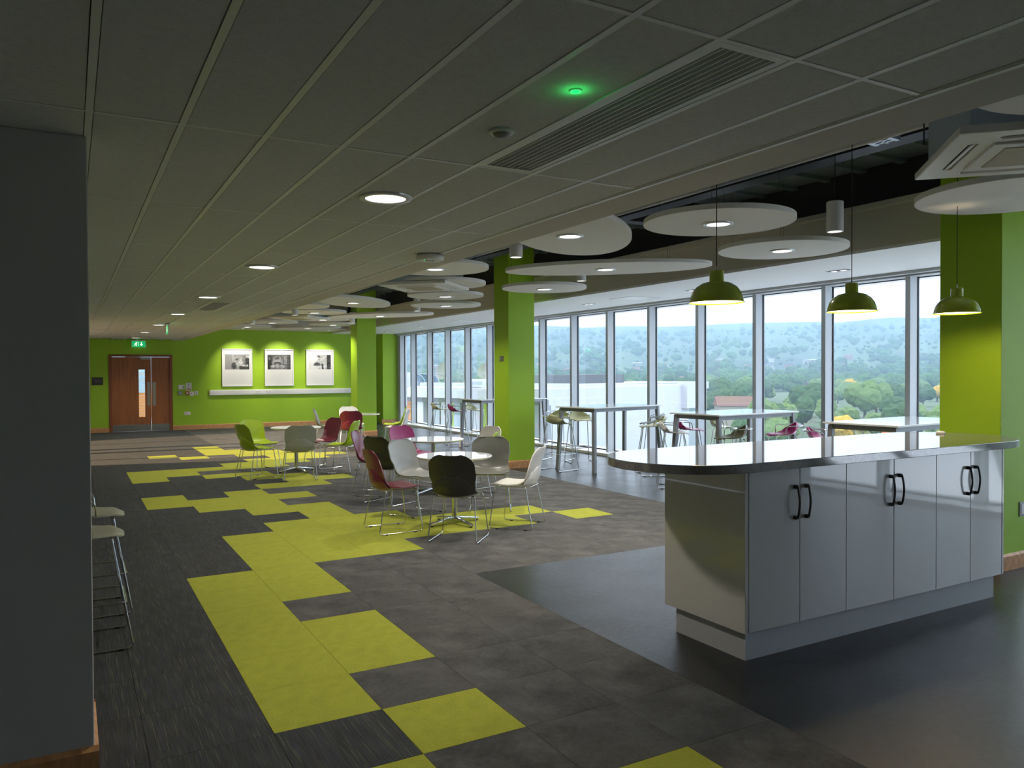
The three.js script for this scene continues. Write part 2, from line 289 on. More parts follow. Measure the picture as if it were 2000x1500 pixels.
// ---------------------------------------------------------------- the long window
{
  const w = structGroup('window_1', 'full height window wall with pale fins');
  const zs = [-19.44]; for (let k = -14; k <= 5; k++) zs.push(-1.21 + k * 1.2365);
  const top = 2.775, xi = 7.7, xg = 7.87;
  const fin = rbox(0, 0.03, -0.034, 0.185, top, 0.034, 0.004, 1), gask = box(0, 0.05, -0.041, 0.03, top - 0.03, 0.041);
  zs.forEach((z) => { part(w, 'mullion', fin, M.mullion, [xi, 0, z]); part(w, 'gasket', gask, M.gasket, [xg - 0.03, 0, z]); });
  for (let k = 0; k + 1 < zs.length; k++) { part(w, 'pane', box(xg - 0.004, 0.07, zs[k] + 0.036, xg + 0.004, top - 0.03, zs[k + 1] - 0.036), M.pane); part(w, 'pane_seal', merge([box(xg - 0.016, 0.055, zs[k] + 0.036, xg + 0.016, 0.075, zs[k + 1] - 0.036), box(xg - 0.016, top - 0.04, zs[k] + 0.036, xg + 0.016, top - 0.025, zs[k + 1] - 0.036)]), M.gasket); }
  const a = zs[0] - 0.05, b = zs[zs.length - 1] + 0.05;
  part(w, 'sill', rbox(7.47, 0, -19.6, 7.96, 0.055, 8, 0.006, 1), M.frameWhite); part(w, 'head_rail', box(7.66, top - 0.03, -19.6, 7.96, 2.8, 8), M.mullion); part(w, 'head_track', rbox(7.56, 2.765, -19.6, 7.66, 2.8, 8, 0.004, 1), M.mullion);
  part(w, 'end_frame', box(7.68, 0, -19.62, 7.96, 2.8, a), M.mullion); part(w, 'end_wall', box(7.66, 0, b, 7.96, 2.8, 5.4), M.whitePaint);
  part(w, 'outer_wall_above', box(7.96, 2.75, -20.6, 8.2, 4.05, 8.25), M.whitePaint);
  part(w, 'outer_wall_below', box(7.96, -13, -20.6, 8.2, 0.05, 8.25), M.whitePaint);
}
console.log('shell done');

// ---------------------------------------------------------------- island counter
{
  const X0 = 1.93, X1 = 4.41, ZF = 0.45, ZB = -0.2, Y0 = 0.16, Y1 = 1.06;
  const xs = [X0 + 0.012, 2.345, 2.748, 3.2, 3.64, 4.026, X1 - 0.004];
  const names = ['left', 'middle', 'right'];
  for (let c = 0; c < 3; c++) {
    const a = xs[c * 2], m = xs[c * 2 + 1], b = xs[c * 2 + 2];
    const cab = thing('base_cabinet', ['glossy white double door cabinet at the left end of the island, beside the carpet', 'glossy white double door cabinet in the middle of the island', 'glossy white double door cabinet at the right end of the island, beside the green column'][c], 'cabinet', [0, 0, 0], 0, 'island cabinets');
    { const p0 = c === 0 ? X0 + 0.015 : a, p1 = c === 2 ? X1 - 0.05 : b; part(cab, 'plinth', box(p0, 0, ZB + 0.06, p1, Y0, ZF - 0.03), M.plinth); }
    part(cab, 'body', box(a + (c ? 0.001 : 0.004), Y0, ZB + 0.02, b - 0.001, Y1, ZF - 0.022), M.plinth);
    [[a, m, m - 0.045], [m, b, m + 0.045]].forEach(([d0, d1, hx]) => {
      const d = part(cab, 'door', rbox(d0 + 0.002, Y0, ZF - 0.02, d1 - 0.002, Y1 - 0.008, ZF, 0.0025, 2), M.gloss);
      const y0 = 0.76, y1 = 0.94, q = [];
      for (let k = 0; k <= 10; k++) { const t = k / 10; q.push([hx, y0 + (y1 - y0) * t, ZF + 0.024 + 0.014 * Math.sin(Math.PI * t)]); }
      part(d, 'handle', merge([rod([[hx, y0, ZF - 0.002], ...q, [hx, y1, ZF - 0.002]], 0.0065, 0.01, 8, 3), rbox(hx - 0.011, y0 - 0.008, ZF, hx + 0.011, y0 + 0.014, ZF + 0.022, 0.004), rbox(hx - 0.011, y1 - 0.014, ZF, hx + 0.011, y1 + 0.008, ZF + 0.022, 0.004)]), M.handle);
    });
    if (c === 0) part(cab, 'end_panel', rbox(X0 - 0.02, Y0, ZB - 0.005, X0 + 0.002, Y1, ZF + 0.002, 0.002), M.gloss, null, 'glossy white end panel');
    if (c === 2) part(cab, 'end_panel', rbox(X1 - 0.004, Y0, ZB - 0.005, X1 + 0.014, Y1, ZF + 0.002, 0.002), M.gloss);
    part(cab, 'back_panel', rbox(a, Y0, ZB, b, Y1, ZB + 0.02, 0.002), M.gloss);
  }
  const r = 0.45, zc = 0.125, s = new THREE.Shape(), xa = 1.345 + r, xb = 4.72 - r;
  s.moveTo(xa, zc - r); s.lineTo(xb, zc - r); s.absarc(xb, zc, r, -Math.PI / 2, Math.PI / 2, false); s.lineTo(xa, zc + r); s.absarc(xa, zc, r, Math.PI / 2, 1.5 * Math.PI, false);
  const g = new THREE.ExtrudeGeometry(s, { depth: 0.042, bevelEnabled: true, bevelThickness: 0.003, bevelSize: 0.003, bevelSegments: 2, curveSegments: 28 }).rotateX(Math.PI / 2).translate(0, 1.107, 0);
  solo('island_worktop', metreUV(toCreasedNormals(g, 0.2)), M.counter, 'polished grey stone worktop with rounded ends on the white island', 'worktop');
  const k = thing('socket_pod', 'small white flap lying on the worktop next to the green column', 'socket', [4.84 - 0.33, 1.1105, -0.06], 0.5);
  part(k, 'plate', rbox(-0.06, 0, -0.03, 0.06, 0.012, 0.03, 0.004), M.plasticWhite); part(k, 'flap', rbox(-0.055, 0.012, -0.025, 0.03, 0.018, 0.025, 0.003), M.plasticWhite);
}

// ---------------------------------------------------------------- moulded shells
// profile: [forward, height] from the front edge of the seat to the top of the back; width and lift along it
function shell(profile, width, lift, thick, corner, nt = 34, ns = 18, power = 2.2, topCorner = corner) {
  const curve = new THREE.CatmullRomCurve3(profile.map(([f, h]) => V3(0, h, f)), false, 'centripetal'), len = curve.getLength();
  const at = (list, t) => { const f = t * (list.length - 1), i = Math.min(list.length - 2, Math.floor(f)), k = f - i, s = k * k * (3 - 2 * k); return list[i] + (list[i + 1] - list[i]) * s; };
  const grid = [], rows = [];
  for (let i = 0; i <= nt; i++) {
    const e = i / nt, t = e < 0.14 ? 0.14 * Math.pow(e / 0.14, 1.6) * 1 : e > 0.86 ? 1 - 0.14 * Math.pow((1 - e) / 0.14, 1.6) : e;
    const p = curve.getPointAt(t), T = curve.getTangentAt(t), N = V3(0, T.z, -T.y).multiplyScalar(-1);   // towards the sitter
    if (N.y < 0 && t < 0.4) N.negate();
    const dEnd = Math.min(t, 1 - t) * len, c = t < 0.5 ? corner : topCorner, cut = dEnd < c ? c - Math.sqrt(Math.max(0, c * c - (c - dEnd) * (c - dEnd))) : 0;
    rows.push({ p, N, w: at(width, t) - cut, l: at(lift, t) });
  }
  for (let i = 1; i < rows.length; i++) if (rows[i].N.dot(rows[i - 1].N) < 0) rows[i].N.negate();
  for (const r of rows) { const line = []; for (let j = 0; j <= ns; j++) { const s = j / ns * 2 - 1; line.push(r.p.clone().addScaledVector(r.N, r.l * Math.pow(Math.abs(s), power)).add(V3(s * r.w, 0, 0))); } grid.push(line); }
  const normalAt = (i, j) => { const a = grid[Math.min(i + 1, nt)][j].clone().sub(grid[Math.max(i - 1, 0)][j]), b = grid[i][Math.min(j + 1, ns)].clone().sub(grid[i][Math.max(j - 1, 0)]); const n = a.cross(b).normalize(); return n.dot(rows[i].N) < 0 ? n.negate() : n; };
  const pos = [], nor = [], uv = [], idx = [], W = ns + 1;
  for (const side of [1, -1]) for (let i = 0; i <= nt; i++) for (let j = 0; j <= ns; j++) { const n = normalAt(i, j), p = grid[i][j].clone().addScaledVector(n, side * thick / 2); pos.push(p.x, p.y, p.z); nor.push(n.x * side, n.y * side, n.z * side); uv.push(j / ns, i / nt); }
  const O = (nt + 1) * W;
  for (let i = 0; i < nt; i++) for (let j = 0; j < ns; j++) { const a = i * W + j, b = a + W; idx.push(a, b, a + 1, b, b + 1, a + 1); idx.push(O + a, O + a + 1, O + b, O + b, O + a + 1, O + b + 1); }
  const ring = []; for (let j = 0; j <= ns; j++) ring.push([0, j]); for (let i = 1; i <= nt; i++) ring.push([i, ns]); for (let j = ns - 1; j >= 0; j--) ring.push([nt, j]); for (let i = nt - 1; i > 0; i--) ring.push([i, 0]);
  const start = pos.length / 3, c = grid[nt >> 1][ns >> 1];
  ring.forEach(([i, j]) => { const n = normalAt(i, j), g = grid[i][j], out = g.clone().sub(grid[Math.round(nt * 0.04 + i * 0.92)][Math.round(ns * 0.1 + j * 0.8)]).normalize(); for (const side of [1, -1]) { const p = g.clone().addScaledVector(n, side * thick / 2); pos.push(p.x, p.y, p.z); nor.push(out.x, out.y, out.z); uv.push(0, 0); } });
  for (let k = 0; k < ring.length; k++) { const a = start + k * 2, b = start + ((k + 1) % ring.length) * 2; idx.push(a, a + 1, b, b, a + 1, b + 1); }
  const g = new THREE.BufferGeometry(); g.setAttribute('position', new THREE.Float32BufferAttribute(pos, 3)); g.setAttribute('normal', new THREE.Float32BufferAttribute(nor, 3)); g.setAttribute('uv', new THREE.Float32BufferAttribute(uv, 2)); g.setIndex(idx); return fixWinding(g);
}
// chair facing +z, origin on the floor under the seat
const chairShell = shell([[0.235, 0.438], [0.19, 0.452], [0.06, 0.44], [-0.08, 0.432], [-0.165, 0.455], [-0.205, 0.52], [-0.222, 0.6], [-0.245, 0.7], [-0.285, 0.825]], [0.2, 0.215, 0.222, 0.222, 0.205, 0.205, 0.226, 0.222, 0.19], [0.004, 0.006, 0.012, 0.03, 0.05, 0.05, 0.032, 0.026, 0.018], 0.011, 0.07, 34, 18, 2.2, 0.085);
const chairPad = shell([[-0.105, 0.4185], [-0.17, 0.434], [-0.2165, 0.497], [-0.2335, 0.57], [-0.2425, 0.625]], [0.2, 0.203, 0.197, 0.17, 0.1], [0.03, 0.045, 0.05, 0.042, 0.02], 0.008, 0.04, 18, 14);
const side = (s) => rod([[s * 0.16, 0.425, -0.13], [s * 0.2, 0.435, -0.15], [s * 0.235, 0.0105, -0.235], [s * 0.235, 0.0105, 0.225], [s * 0.195, 0.42, 0.175], [s * 0.12, 0.425, 0.175]], 0.0058, 0.03, 7, 4);
const cradle = rod([[-0.17, 0.425, 0.16], [-0.185, 0.43, -0.1], [-0.15, 0.428, -0.19], [0.15, 0.428, -0.19], [0.185, 0.43, -0.1], [0.17, 0.425, 0.16]], 0.005, 0.08, 6, 5);
const footPad = rbox(-0.0085, 0, -0.016, 0.0085, 0.011, 0.016, 0.003, 1);
const sideG = [side(-1), side(1)], rungF = rod([[-0.16, 0.424, 0.175], [0.16, 0.424, 0.175]], 0.0055);
function makeChair(mat, label, pos, turn, group) {
  const t = thing('sled_chair', label, 'chair', pos, turn, group);
  const s = part(t, 'seat_shell', chairShell, mat); part(s, 'back_fold', chairPad, mat);
  part(t, 'sled_leg', sideG[0], M.chrome); part(t, 'sled_leg', sideG[1], M.chrome); part(t, 'seat_cradle', merge([cradle, rungF]), M.chrome);
  for (const sx of [-1, 1]) for (const z of [-0.16, 0.14]) part(t, 'foot_pad', footPad, M.black, [sx * 0.235, 0, z]);
  return t;
}
const face = (fx, fz) => Math.atan2(fx, fz);
for (const [k, x, z, fx, fz, label, group] of [
  ['maroon', 1.57, -3.96, 1, 0.0, 'maroon sled chair nearest the camera, at the front round table', 'front table chairs'],
  ['charcoal', 1.95, -3.22, 0.67, -0.74, 'dark charcoal chair with its back to the camera, at the front round table', 'front table chairs'],
  ['white', 2.75, -3.49, -0.67, -0.74, 'white chair on the right side of the front round table', 'front table chairs'],
  ['lightGrey', 2.12, -4.65, 0.44, 0.9, 'light grey chair behind the front round table, left of its post', 'front table chairs'],
  ['grey', 2.95, -4.46, -0.5, 0.87, 'mid grey chair facing the camera beside the green middle column', 'front table chairs'],
  ['charcoal', 2.13, -5.52, 0.9, -0.43, 'dark charcoal chair at the second round table, between a maroon and a light grey chair', 'second table chairs'],
  ['plum', 2.2, -6.3, 0.82, 0.57, 'plum chair seen edge on behind the front maroon chair', 'second table chairs'],
  ['lime', 3.28, -5.45, -0.78, -0.62, 'lime green chair half hidden behind the mid grey chair', 'second table chairs'],
  ['white', 3.68, -6.2, -0.95, 0.2, 'off-white chair peeping out left of the middle green column', 'second table chairs'],
  ['magenta', 2.95, -6.85, 0.3, 0.95, 'magenta chair behind the second round table', 'second table chairs'],
  ['lime', 1.2, -8.78, 0.95, -0.3, 'lime chair at the third round table, nearest the left, back to the camera', 'third table chairs'],
  ['lime', 1.45, -9.72, 0.42, 0.9, 'lime chair at the third round table, facing right behind the other lime one', 'third table chairs'],
  ['pale', 1.7, -8.2, 0.16, -0.98, 'pale grey chair with its back to the camera at the third round table', 'third table chairs'],
  ['maroon', 2.42, -9.5, -0.75, 0.25, 'maroon chair behind the right edge of the third round table', 'third table chairs'],
  ['lime', 2.5, -8.72, -0.8, -0.6, 'lime chair on the right of the third round table, facing left', 'third table chairs'],
  ['olive', 3.5, -13.0, 0.9, 0.35, 'dark olive chair left of the far round table', 'far table chairs'],
  ['white', 4.22, -13.45, 0.05, 1, 'white chair behind the far round table', 'far table chairs'],
  ['maroon', 3.72, -11.95, 0.35, -0.93, 'maroon chair with its back to the camera at the far round table', 'far table chairs'],
  ['white', 4.72, -12.02, -0.85, -0.5, 'white chair on the right of the far round table, by the window', 'far table chairs'],
  ['lime', 5.02, -12.95, -0.85, -0.35, 'lime chair behind the white one at the far round table', 'far table chairs'],
]) makeChair(SH[k], label, [x, 0, z], face(fx, fz), group);

// ---------------------------------------------------------------- round tables
function roundTable(x, z, turn, label) {
  const t = thing('round_table', label, 'table', [x, 0, z], turn, 'round cafe tables'), R = 0.4, H = 0.72;
  part(t, 'table_top', lathe([[0, H - 0.024], [R - 0.023, H - 0.024], [R - 0.02, H - 0.024], [R - 0.004, H - 0.016], [R, H - 0.008], [R - 0.002, H - 0.001], [R - 0.005, H], [R - 0.007, H], [0, H]], 56), M.tableWhite);
  part(t, 'post', cyl(0.03, 0.03, H - 0.09, 0.055, 24), M.chrome); part(t, 'mounting_plate', cyl(0.09, 0.09, 0.006, H - 0.03, 24), M.greyMetal);
  for (let k = 0; k < 4; k++) {
    const s = new THREE.Shape([[0, 0.028], [0, 0.072], [0.06, 0.07], [0.29, 0.036], [0.31, 0.022], [0.3, 0.014], [0.2, 0.02]].map(([a, b]) => new THREE.Vector2(a, b)));
    const g = new THREE.ExtrudeGeometry(s, { depth: 0.034, bevelEnabled: true, bevelSize: 0.004, bevelThickness: 0.004, bevelSegments: 2 }).translate(0, 0, -0.017).rotateY(k * Math.PI / 2);
    const a = part(t, 'foot_arm', toCreasedNormals(g, 0.6), M.chrome);
    part(a, 'glide', cyl(0.016, 0.018, 0.02, 0, 14), M.black, [Math.cos(k * Math.PI / 2) * 0.285, 0, -Math.sin(k * Math.PI / 2) * 0.285]);
  }
  return t;
}
roundTable(2.24, -3.93, 0.18, 'round white table nearest the camera, on the lime carpet');
roundTable(2.88, -5.92, 0.3, 'second round white table, just behind the front one');
roundTable(1.9, -9.18, 0.25, 'round white table with lime chairs left of the middle');
roundTable(4.12, -12.55, 0.2, 'far round white table in front of the far green column');

// ---------------------------------------------------------------- high tables and bar stools
function highTable(x, z, turn, label, L = 1.7, D = 0.86) {
  const t = thing('high_table', label, 'table', [x, 0, z], turn, 'high tables along the window'), H = 1.03;
  part(t, 'table_top', rbox(-L / 2, H - 0.02, -D / 2, L / 2, H, D / 2, 0.004, 2), M.tableWhite);
  const a = L / 2 - 0.05, b = D / 2 - 0.05;
  part(t, 'apron', merge([box(-a, H - 0.075, b - 0.04, a, H - 0.021, b), box(-a, H - 0.075, -b, a, H - 0.021, -b + 0.04), box(-a, H - 0.075, -b, -a + 0.04, H - 0.021, b), box(a - 0.04, H - 0.075, -b, a, H - 0.021, b)]), M.greyMetal);
  for (const sx of [-1, 1]) for (const sz of [-1, 1]) {
    const g = rbox(-0.028, 0, -0.028, 0.028, H - 0.03, 0.028, 0.004, 1), p = g.attributes.position;
    for (let i = 0; i < p.count; i++) { const k = 1 - p.getY(i) / H; p.setX(i, p.getX(i) + sx * (a - 0.02 + 0.05 * k)); p.setZ(i, p.getZ(i) + sz * (b - 0.02 + 0.05 * k)); }
    g.computeVertexNormals(); part(t, 'leg', g, M.greyMetal);
  }
}
highTable(6.83, -11.15, 0.08, 'high white table behind the middle green column');
highTable(6.58, -7.02, 0.2, 'high white table just right of the middle green column');
highTable(6.78, -4.4, 0.1, 'high white table in the middle, behind the island');
highTable(6.86, -1.95, 0.08, 'high white table at the right, behind the island and nearest the green column');

const stoolShell = shell([[0.2, 0.745], [0.16, 0.758], [0.04, 0.752], [-0.08, 0.752], [-0.15, 0.775], [-0.185, 0.83], [-0.2, 0.905]], [0.12, 0.165, 0.195, 0.21, 0.205, 0.15, 0.06], [-0.012, 0, 0.008, 0.03, 0.07, 0.07, 0.03], 0.011, 0.045, 30, 18, 2);
const stoolRail = rod([[-0.2, 0.765, 0.03], [-0.225, 0.87, 0.02], [-0.225, 0.875, -0.17], [-0.12, 0.875, -0.235], [0.12, 0.875, -0.235], [0.225, 0.875, -0.17], [0.225, 0.87, 0.02], [0.2, 0.765, 0.03]], 0.0065, 0.05, 7, 4);
const stoolSide = (s) => rod([[s * 0.13, 0.742, -0.11], [s * 0.165, 0.742, -0.12], [s * 0.225, 0.0105, -0.235], [s * 0.225, 0.0105, 0.235], [s * 0.165, 0.742, 0.13], [s * 0.1, 0.742, 0.13]], 0.007, 0.035, 7, 4);
const stoolSides = [stoolSide(-1), stoolSide(1)];
const stoolRest = merge([rod([[-0.204, 0.27, -0.196], [-0.204, 0.27, 0.202], [0.204, 0.27, 0.202], [0.204, 0.27, -0.196]], 0.006, 0.03, 7, 4), rod([[-0.204, 0.27, -0.196], [0.204, 0.27, -0.196]], 0.006)]);
const stoolFoot = rbox(-0.009, 0, -0.016, 0.009, 0.012, 0.016, 0.003, 1);
function barStool(mat, x, z, fx, fz, label, group = 'bar stools at the high tables', drop = 0) {
  const t = thing('bar_stool', label, 'stool', [x, 0, z], face(fx, fz), group);
  part(t, 'seat_shell', stoolShell, mat, [0, -drop, 0]); part(t, 'back_rail', stoolRail, M.chrome, [0, -drop, 0]);
  for (const g of stoolSides) { const q = part(t, 'sled_leg', g, M.chrome); if (drop) q.scale.y = (0.75 - drop) / 0.75; }
  part(t, 'footrest', stoolRest, M.chrome);
  for (const sx of [-1, 1]) for (const zz of [-0.17, 0.17]) part(t, 'foot_pad', stoolFoot, M.black, [sx * 0.225, 0, zz]);
}
for (const a of [
  ['stone', 6.05, -12.75, 0.95, 0.25, 'pale green bar stool furthest left at the window'],
  ['magenta', 6.0, -11.75, 0.95, 0.2, 'magenta bar stool left of the farthest high table'],
  ['sage', 6.55, -12.0, 0.5, 0.85, 'pale sage bar stool behind the left leg of the farthest high table'],
  ['sage', 5.62, -7.12, 0.95, -0.2, 'pale sage bar stool at the left end of the second high table'],
  ['sage', 6.4, -8.35, -0.75, 0.5, 'pale sage bar stool just right of the middle column, far side of the table'],
  ['stone', 6.55, -7.85, -0.3, 0.95, 'pale green bar stool facing the camera behind the second high table'],
  ['lightGrey', 7.0, -6.45, -0.75, -0.6, 'light grey bar stool tucked under the right end of the second high table'],
  ['sage', 6.52, -5.85, -0.85, -0.45, 'pale sage bar stool in front of the window fin, between two high tables'],
  ['white', 5.95, -4.72, 0.75, 0.6, 'white bar stool at the left end of the third high table'],
  ['magenta', 6.5, -5.02, 0.8, 0.6, 'magenta bar stool behind the left leg of the third high table'],
  ['sage', 7.2, -5.05, 0.6, 0.75, 'pale sage bar stool on the far side of the third high table'],
  ['olive', 5.98, -3.68, -0.85, -0.45, 'dark olive bar stool on the near side of the third high table'],
  ['magenta', 6.95, -3.72, -0.85, -0.5, 'magenta bar stool under the right end of the third high table'],
  ['magenta', 6.62, -2.8, 0.5, 0.85, 'magenta bar stool showing only its back above the island worktop'],
  ['sage', 7.35, -2.72, 0.2, 0.95, 'pale sage bar stool mostly hidden under the rightmost high table'],
]) barStool(SH[a[0]], ...a.slice(1));
barStool(SH.pale, -1.2, -1.72, 1, 0, 'nearer of two pale bar stools behind the white pier', 'bar stools behind the pier', 0.1);
barStool(SH.pale, -1.16, -2.45, 1, 0, 'farther of two pale bar stools behind the white pier', 'bar stools behind the pier', 0.1);
console.log('furniture done');

// ---------------------------------------------------------------- lamps
const COOL = new THREE.Color().setRGB(1, 0.93, 0.8);
function spot(parent, pos, aim, power, angle = 1.15, penumbra = 0.7, color = COOL, size = 4) {
  const l = new THREE.SpotLight(color, power, 0, angle, penumbra, 2); l.position.set(...pos); l.target.position.set(...aim);
  l.castShadow = true; l.shadow.radius = size; l.name = 'lamp'; parent.add(l, l.target); return l;
}
const lensG = cyl(0.1, 0.1, 0.006, 0, 32), bezelG = lathe([[0.1, 0.012], [0.1, 0], [0.104, -0.004], [0.128, -0.003], [0.132, 0.002], [0.132, 0.012]], 36);
function lampHead(t, r, y, x = 0, z = 0) {   // bezel and glowing lens facing down, under height y
  const k = r / 0.1, b = part(t, 'bezel', bezelG, M.bezel, [x, y - 0.009, z]); b.scale.setScalar(k); b.scale.y = 1;
  const l = part(t, 'lamp_lens', lensG, M.lens, [x, y - 0.007, z]); l.scale.set(k, 1, k);
}
const DOWN = 6.5, RAFTL = 8.5;
['nearest the camera, in the plank ceiling', 'second from the camera, in the plank ceiling', 'third from the camera, in the plank ceiling', 'fourth along the plank ceiling', 'fifth along the plank ceiling, before the hanging exit sign', 'sixth along the plank ceiling, past the hanging exit sign', 'last, just in front of the door exit sign'].forEach((w, k) => {
  const t = thing('downlight', 'round recessed downlight ' + w, 'downlight', [0.192, CEIL, -0.42 - 3.048 * k], 0, 'downlights in the plank ceiling');
  lampHead(t, 0.105, 0); spot(t, [0, -0.03, 0], [0, -2, 0], DOWN);
});

// hanging rafts: [x, z, half length, half width, turn of the long axis, label, lamp]
const wire = cyl(0.0015, 0.0015, 1, 0, 5);
function raft(x, z, a, b, turn, label, lamp = true) {
  const t = thing('ceiling_raft', label, 'ceiling raft', [x, 2.8, z], turn, 'hanging ceiling rafts');
  const s = new THREE.Shape(); s.absellipse(0, 0, a, b, 0, Math.PI * 2);
  const g = new THREE.ExtrudeGeometry(s, { depth: 0.036, bevelEnabled: true, bevelSize: 0.003, bevelThickness: 0.003, bevelSegments: 1, curveSegments: 48 }).rotateX(-Math.PI / 2).translate(0, 0.003, 0);
  part(t, 'panel', toCreasedNormals(g, 0.6), M.raft);
  for (const [sx, sz] of [[-0.6, -0.5], [0.6, -0.5], [0.6, 0.5], [-0.6, 0.5]]) { const w = part(t, 'hanger_wire', wire, M.darkSteel, [sx * a, 0.04, sz * b]); w.scale.y = TOP - 2.84; }
  if (lamp) { lampHead(t, 0.092, 0); spot(t, [0, -0.03, 0], [0, -2, 0], RAFTL); }
}
for (const r of [
  [2.6, -2.27, 1.2, 0.53, -2.33, 'long oval raft tucked behind the plaster margin, nearest on the left'],
  [3.35, -1.22, 0.6, 0.6, 0, 'round raft with a lamp crossed by the left pendant cable'],
  [4.95, -1.97, 0.62, 0.62, 0, 'round raft in front of the window soffit, above the middle pendant'],
  [4.23, -3.95, 1.21, 0.535, -0.76, 'long thin looking oval raft left of the left pendant'],
  [4.74, -6.14, 0.61, 0.61, 0, 'round raft in front of the middle green column'],
  [2.45, -4.86, 0.62, 0.62, 0, 'round raft topmost in the row of four, cut by the plaster margin'],
  [3.18, -6.31, 0.61, 0.61, 0, 'second round raft in the row of four'],
  [3.93, -7.8, 0.6, 0.6, 0, 'third round raft in the row of four'],
  [4.66, -9.38, 0.63, 0.63, 0, 'lowest round raft in the row of four, left of the middle column'],
  [2.99, -9.55, 1.12, 0.55, -2.25, 'long oval raft beside the second air conditioner'],
  [4.48, -12.32, 1.25, 0.57, -0.92, 'long oval raft above the far green column'],
  [2.99, -12.02, 0.63, 0.6, 0, 'round raft between the two far oval rafts'],
  [3.73, -14.0, 0.6, 0.6, 0, 'round raft left of the far green column'],
  [4.5, -15.8, 0.6, 0.6, 0, 'round raft just in front of the far green column'],
  [2.95, -15.6, 0.6, 0.6, 0, 'round raft beyond the third air conditioner'],
  [4.34, -17.6, 0.95, 0.5, -0.8, 'farthest oval raft, close to the end wall'],
  [2.75, -17.55, 0.6, 0.6, 0, 'round raft close to the end wall at the left'],
]) raft(...r);
raft(4.47, 0.49, 0.62, 0.62, 0, 'unlit round raft in front of the nearest green column', false);
raft(2.43, 2.02, 0.6, 0.6, 0, 'unlit raft at the top right corner above the air conditioner', false);
raft(2.35, -10.75, 0.55, 0.55, 0, 'unlit round raft showing a sliver behind the plaster margin', false);

const tubeBody = lathe([[0, 0.24], [0.06, 0.24], [0.064, 0.236], [0.064, 0.004], [0.06, 0], [0.054, 0], [0.052, 0.02]], 28), tubeLens = cyl(0.053, 0.053, 0.004, 0.006, 28);
for (const [x, z, l, y = 2.7] of [[2.49, -3.04, 'left of the nearest oval raft'], [4.05, -0.65, 'high on the right, beside the round raft'], [4.66, -5.08, 'under the long oval raft', 2.8], [4.67, -10.75, 'below the row of four rafts', 2.8], [2.04, -9.75, 'upper of two at the left'], [2.49, -11.55, 'lower of two at the left'], [4.22, -13.4, 'left of the far green column'], [2.3, -14.6, 'nearest the left corner of the end wall']]) {
  const t = thing('cylinder_light', 'small white cylinder spotlight ' + l, 'spotlight', [x, y, z], 0, 'cylinder spotlights');
  part(t, 'body', tubeBody, M.plasticWhite); part(t, 'lamp_lens', tubeLens, M.lensSmall); const w = part(t, 'cable', cyl(0.004, 0.004, 1, 0, 6), M.black, [0, 0.24, 0]); w.scale.y = TOP - y - 0.24;
  spot(t, [0, -0.01, 0], [0, -2, 0], 3, 0.7, 0.6, COOL, 2);
}
// green pendants over the island
{
  const outer = [[0.035, 0.185], [0.04, 0.187], [0.041, 0.18], [0.041, 0.125], [0.05, 0.122], [0.085, 0.113], [0.118, 0.09], [0.14, 0.06], [0.152, 0.025], [0.155, 0.006], [0.163, 0]];
  const shade = lathe([...outer, [0.159, -0.001], [0.151, 0.006], [0.148, 0.025], [0.136, 0.057], [0.115, 0.086], [0.083, 0.109], [0.04, 0.119]], 48);
  const inner = lathe([[0.1505, 0.007], [0.1475, 0.025], [0.1355, 0.0565], [0.1145, 0.0855], [0.0825, 0.1085], [0.03, 0.1185]].reverse(), 48);
  const labels = ['green dome pendant over the left end of the island', 'green dome pendant over the middle of the island', 'green dome pendant over the right end of the island, before the green column'];
  [[2.035, 1.995], [3.245, 1.985], [4.43, 2.012]].forEach(([x, y], k) => {
    const t = thing('pendant_lamp', labels[k], 'pendant lamp', [x, y, 0.11], 0, 'pendants over the island');
    part(t, 'shade', shade, M.lampGreen); part(t, 'shade_lining', inner, M.lampInner); part(t, 'bulb', new THREE.SphereGeometry(0.034, 20, 14), M.bulb, [0, 0.05, 0]); part(t, 'bulb_holder', cyl(0.018, 0.018, 0.05, 0.078, 14), M.plasticWhite);
    part(t, 'cord_grip', cyl(0.006, 0.004, 0.03, 0.185, 10), M.steel); const w = part(t, 'cord', cyl(0.003, 0.003, 1, 0, 6), M.black, [0, 0.21, 0]); w.scale.y = TOP - y - 0.21;
    const l = new THREE.PointLight(new THREE.Color().setRGB(1, 0.78, 0.5), 0.8); l.position.set(0, 0.05, 0); l.shadow.radius = 1.6; l.castShadow = true; t.add(l);
  });
}
// twin spots in the window soffit
[['nearest the green pendants', -2.74], ['second along the window', -5.24], ['third along the window', -7.94], ['fourth, hidden behind the middle column', -10.45], ['near the far end of the window', -15.57], ['last before the end wall', -18.1]].forEach(([l, z]) => {
  const t = thing('twin_spotlight', 'recessed twin spotlight in the white window soffit, ' + l, 'spotlight', [6.8, 2.8, z], 0, 'twin spots in the soffit');
  part(t, 'housing', box(-0.06, -0.002, -0.14, 0.06, 0.004, 0.14), M.black);
  for (const s of [-1, 1]) { part(t, 'lamp_ring', lathe([[0.03, -0.003], [0.044, -0.006], [0.046, -0.002]], 22), M.bezel, [0, -0.001, s * 0.066]); part(t, 'lamp_lens', cyl(0.03, 0.03, 0.003, -0.0055, 22), M.lensSmall, [0, 0, s * 0.066]); }
  spot(t, [0, -0.02, 0], [0, -2, 0], 2, 0.6, 0.6, COOL, 2);
});
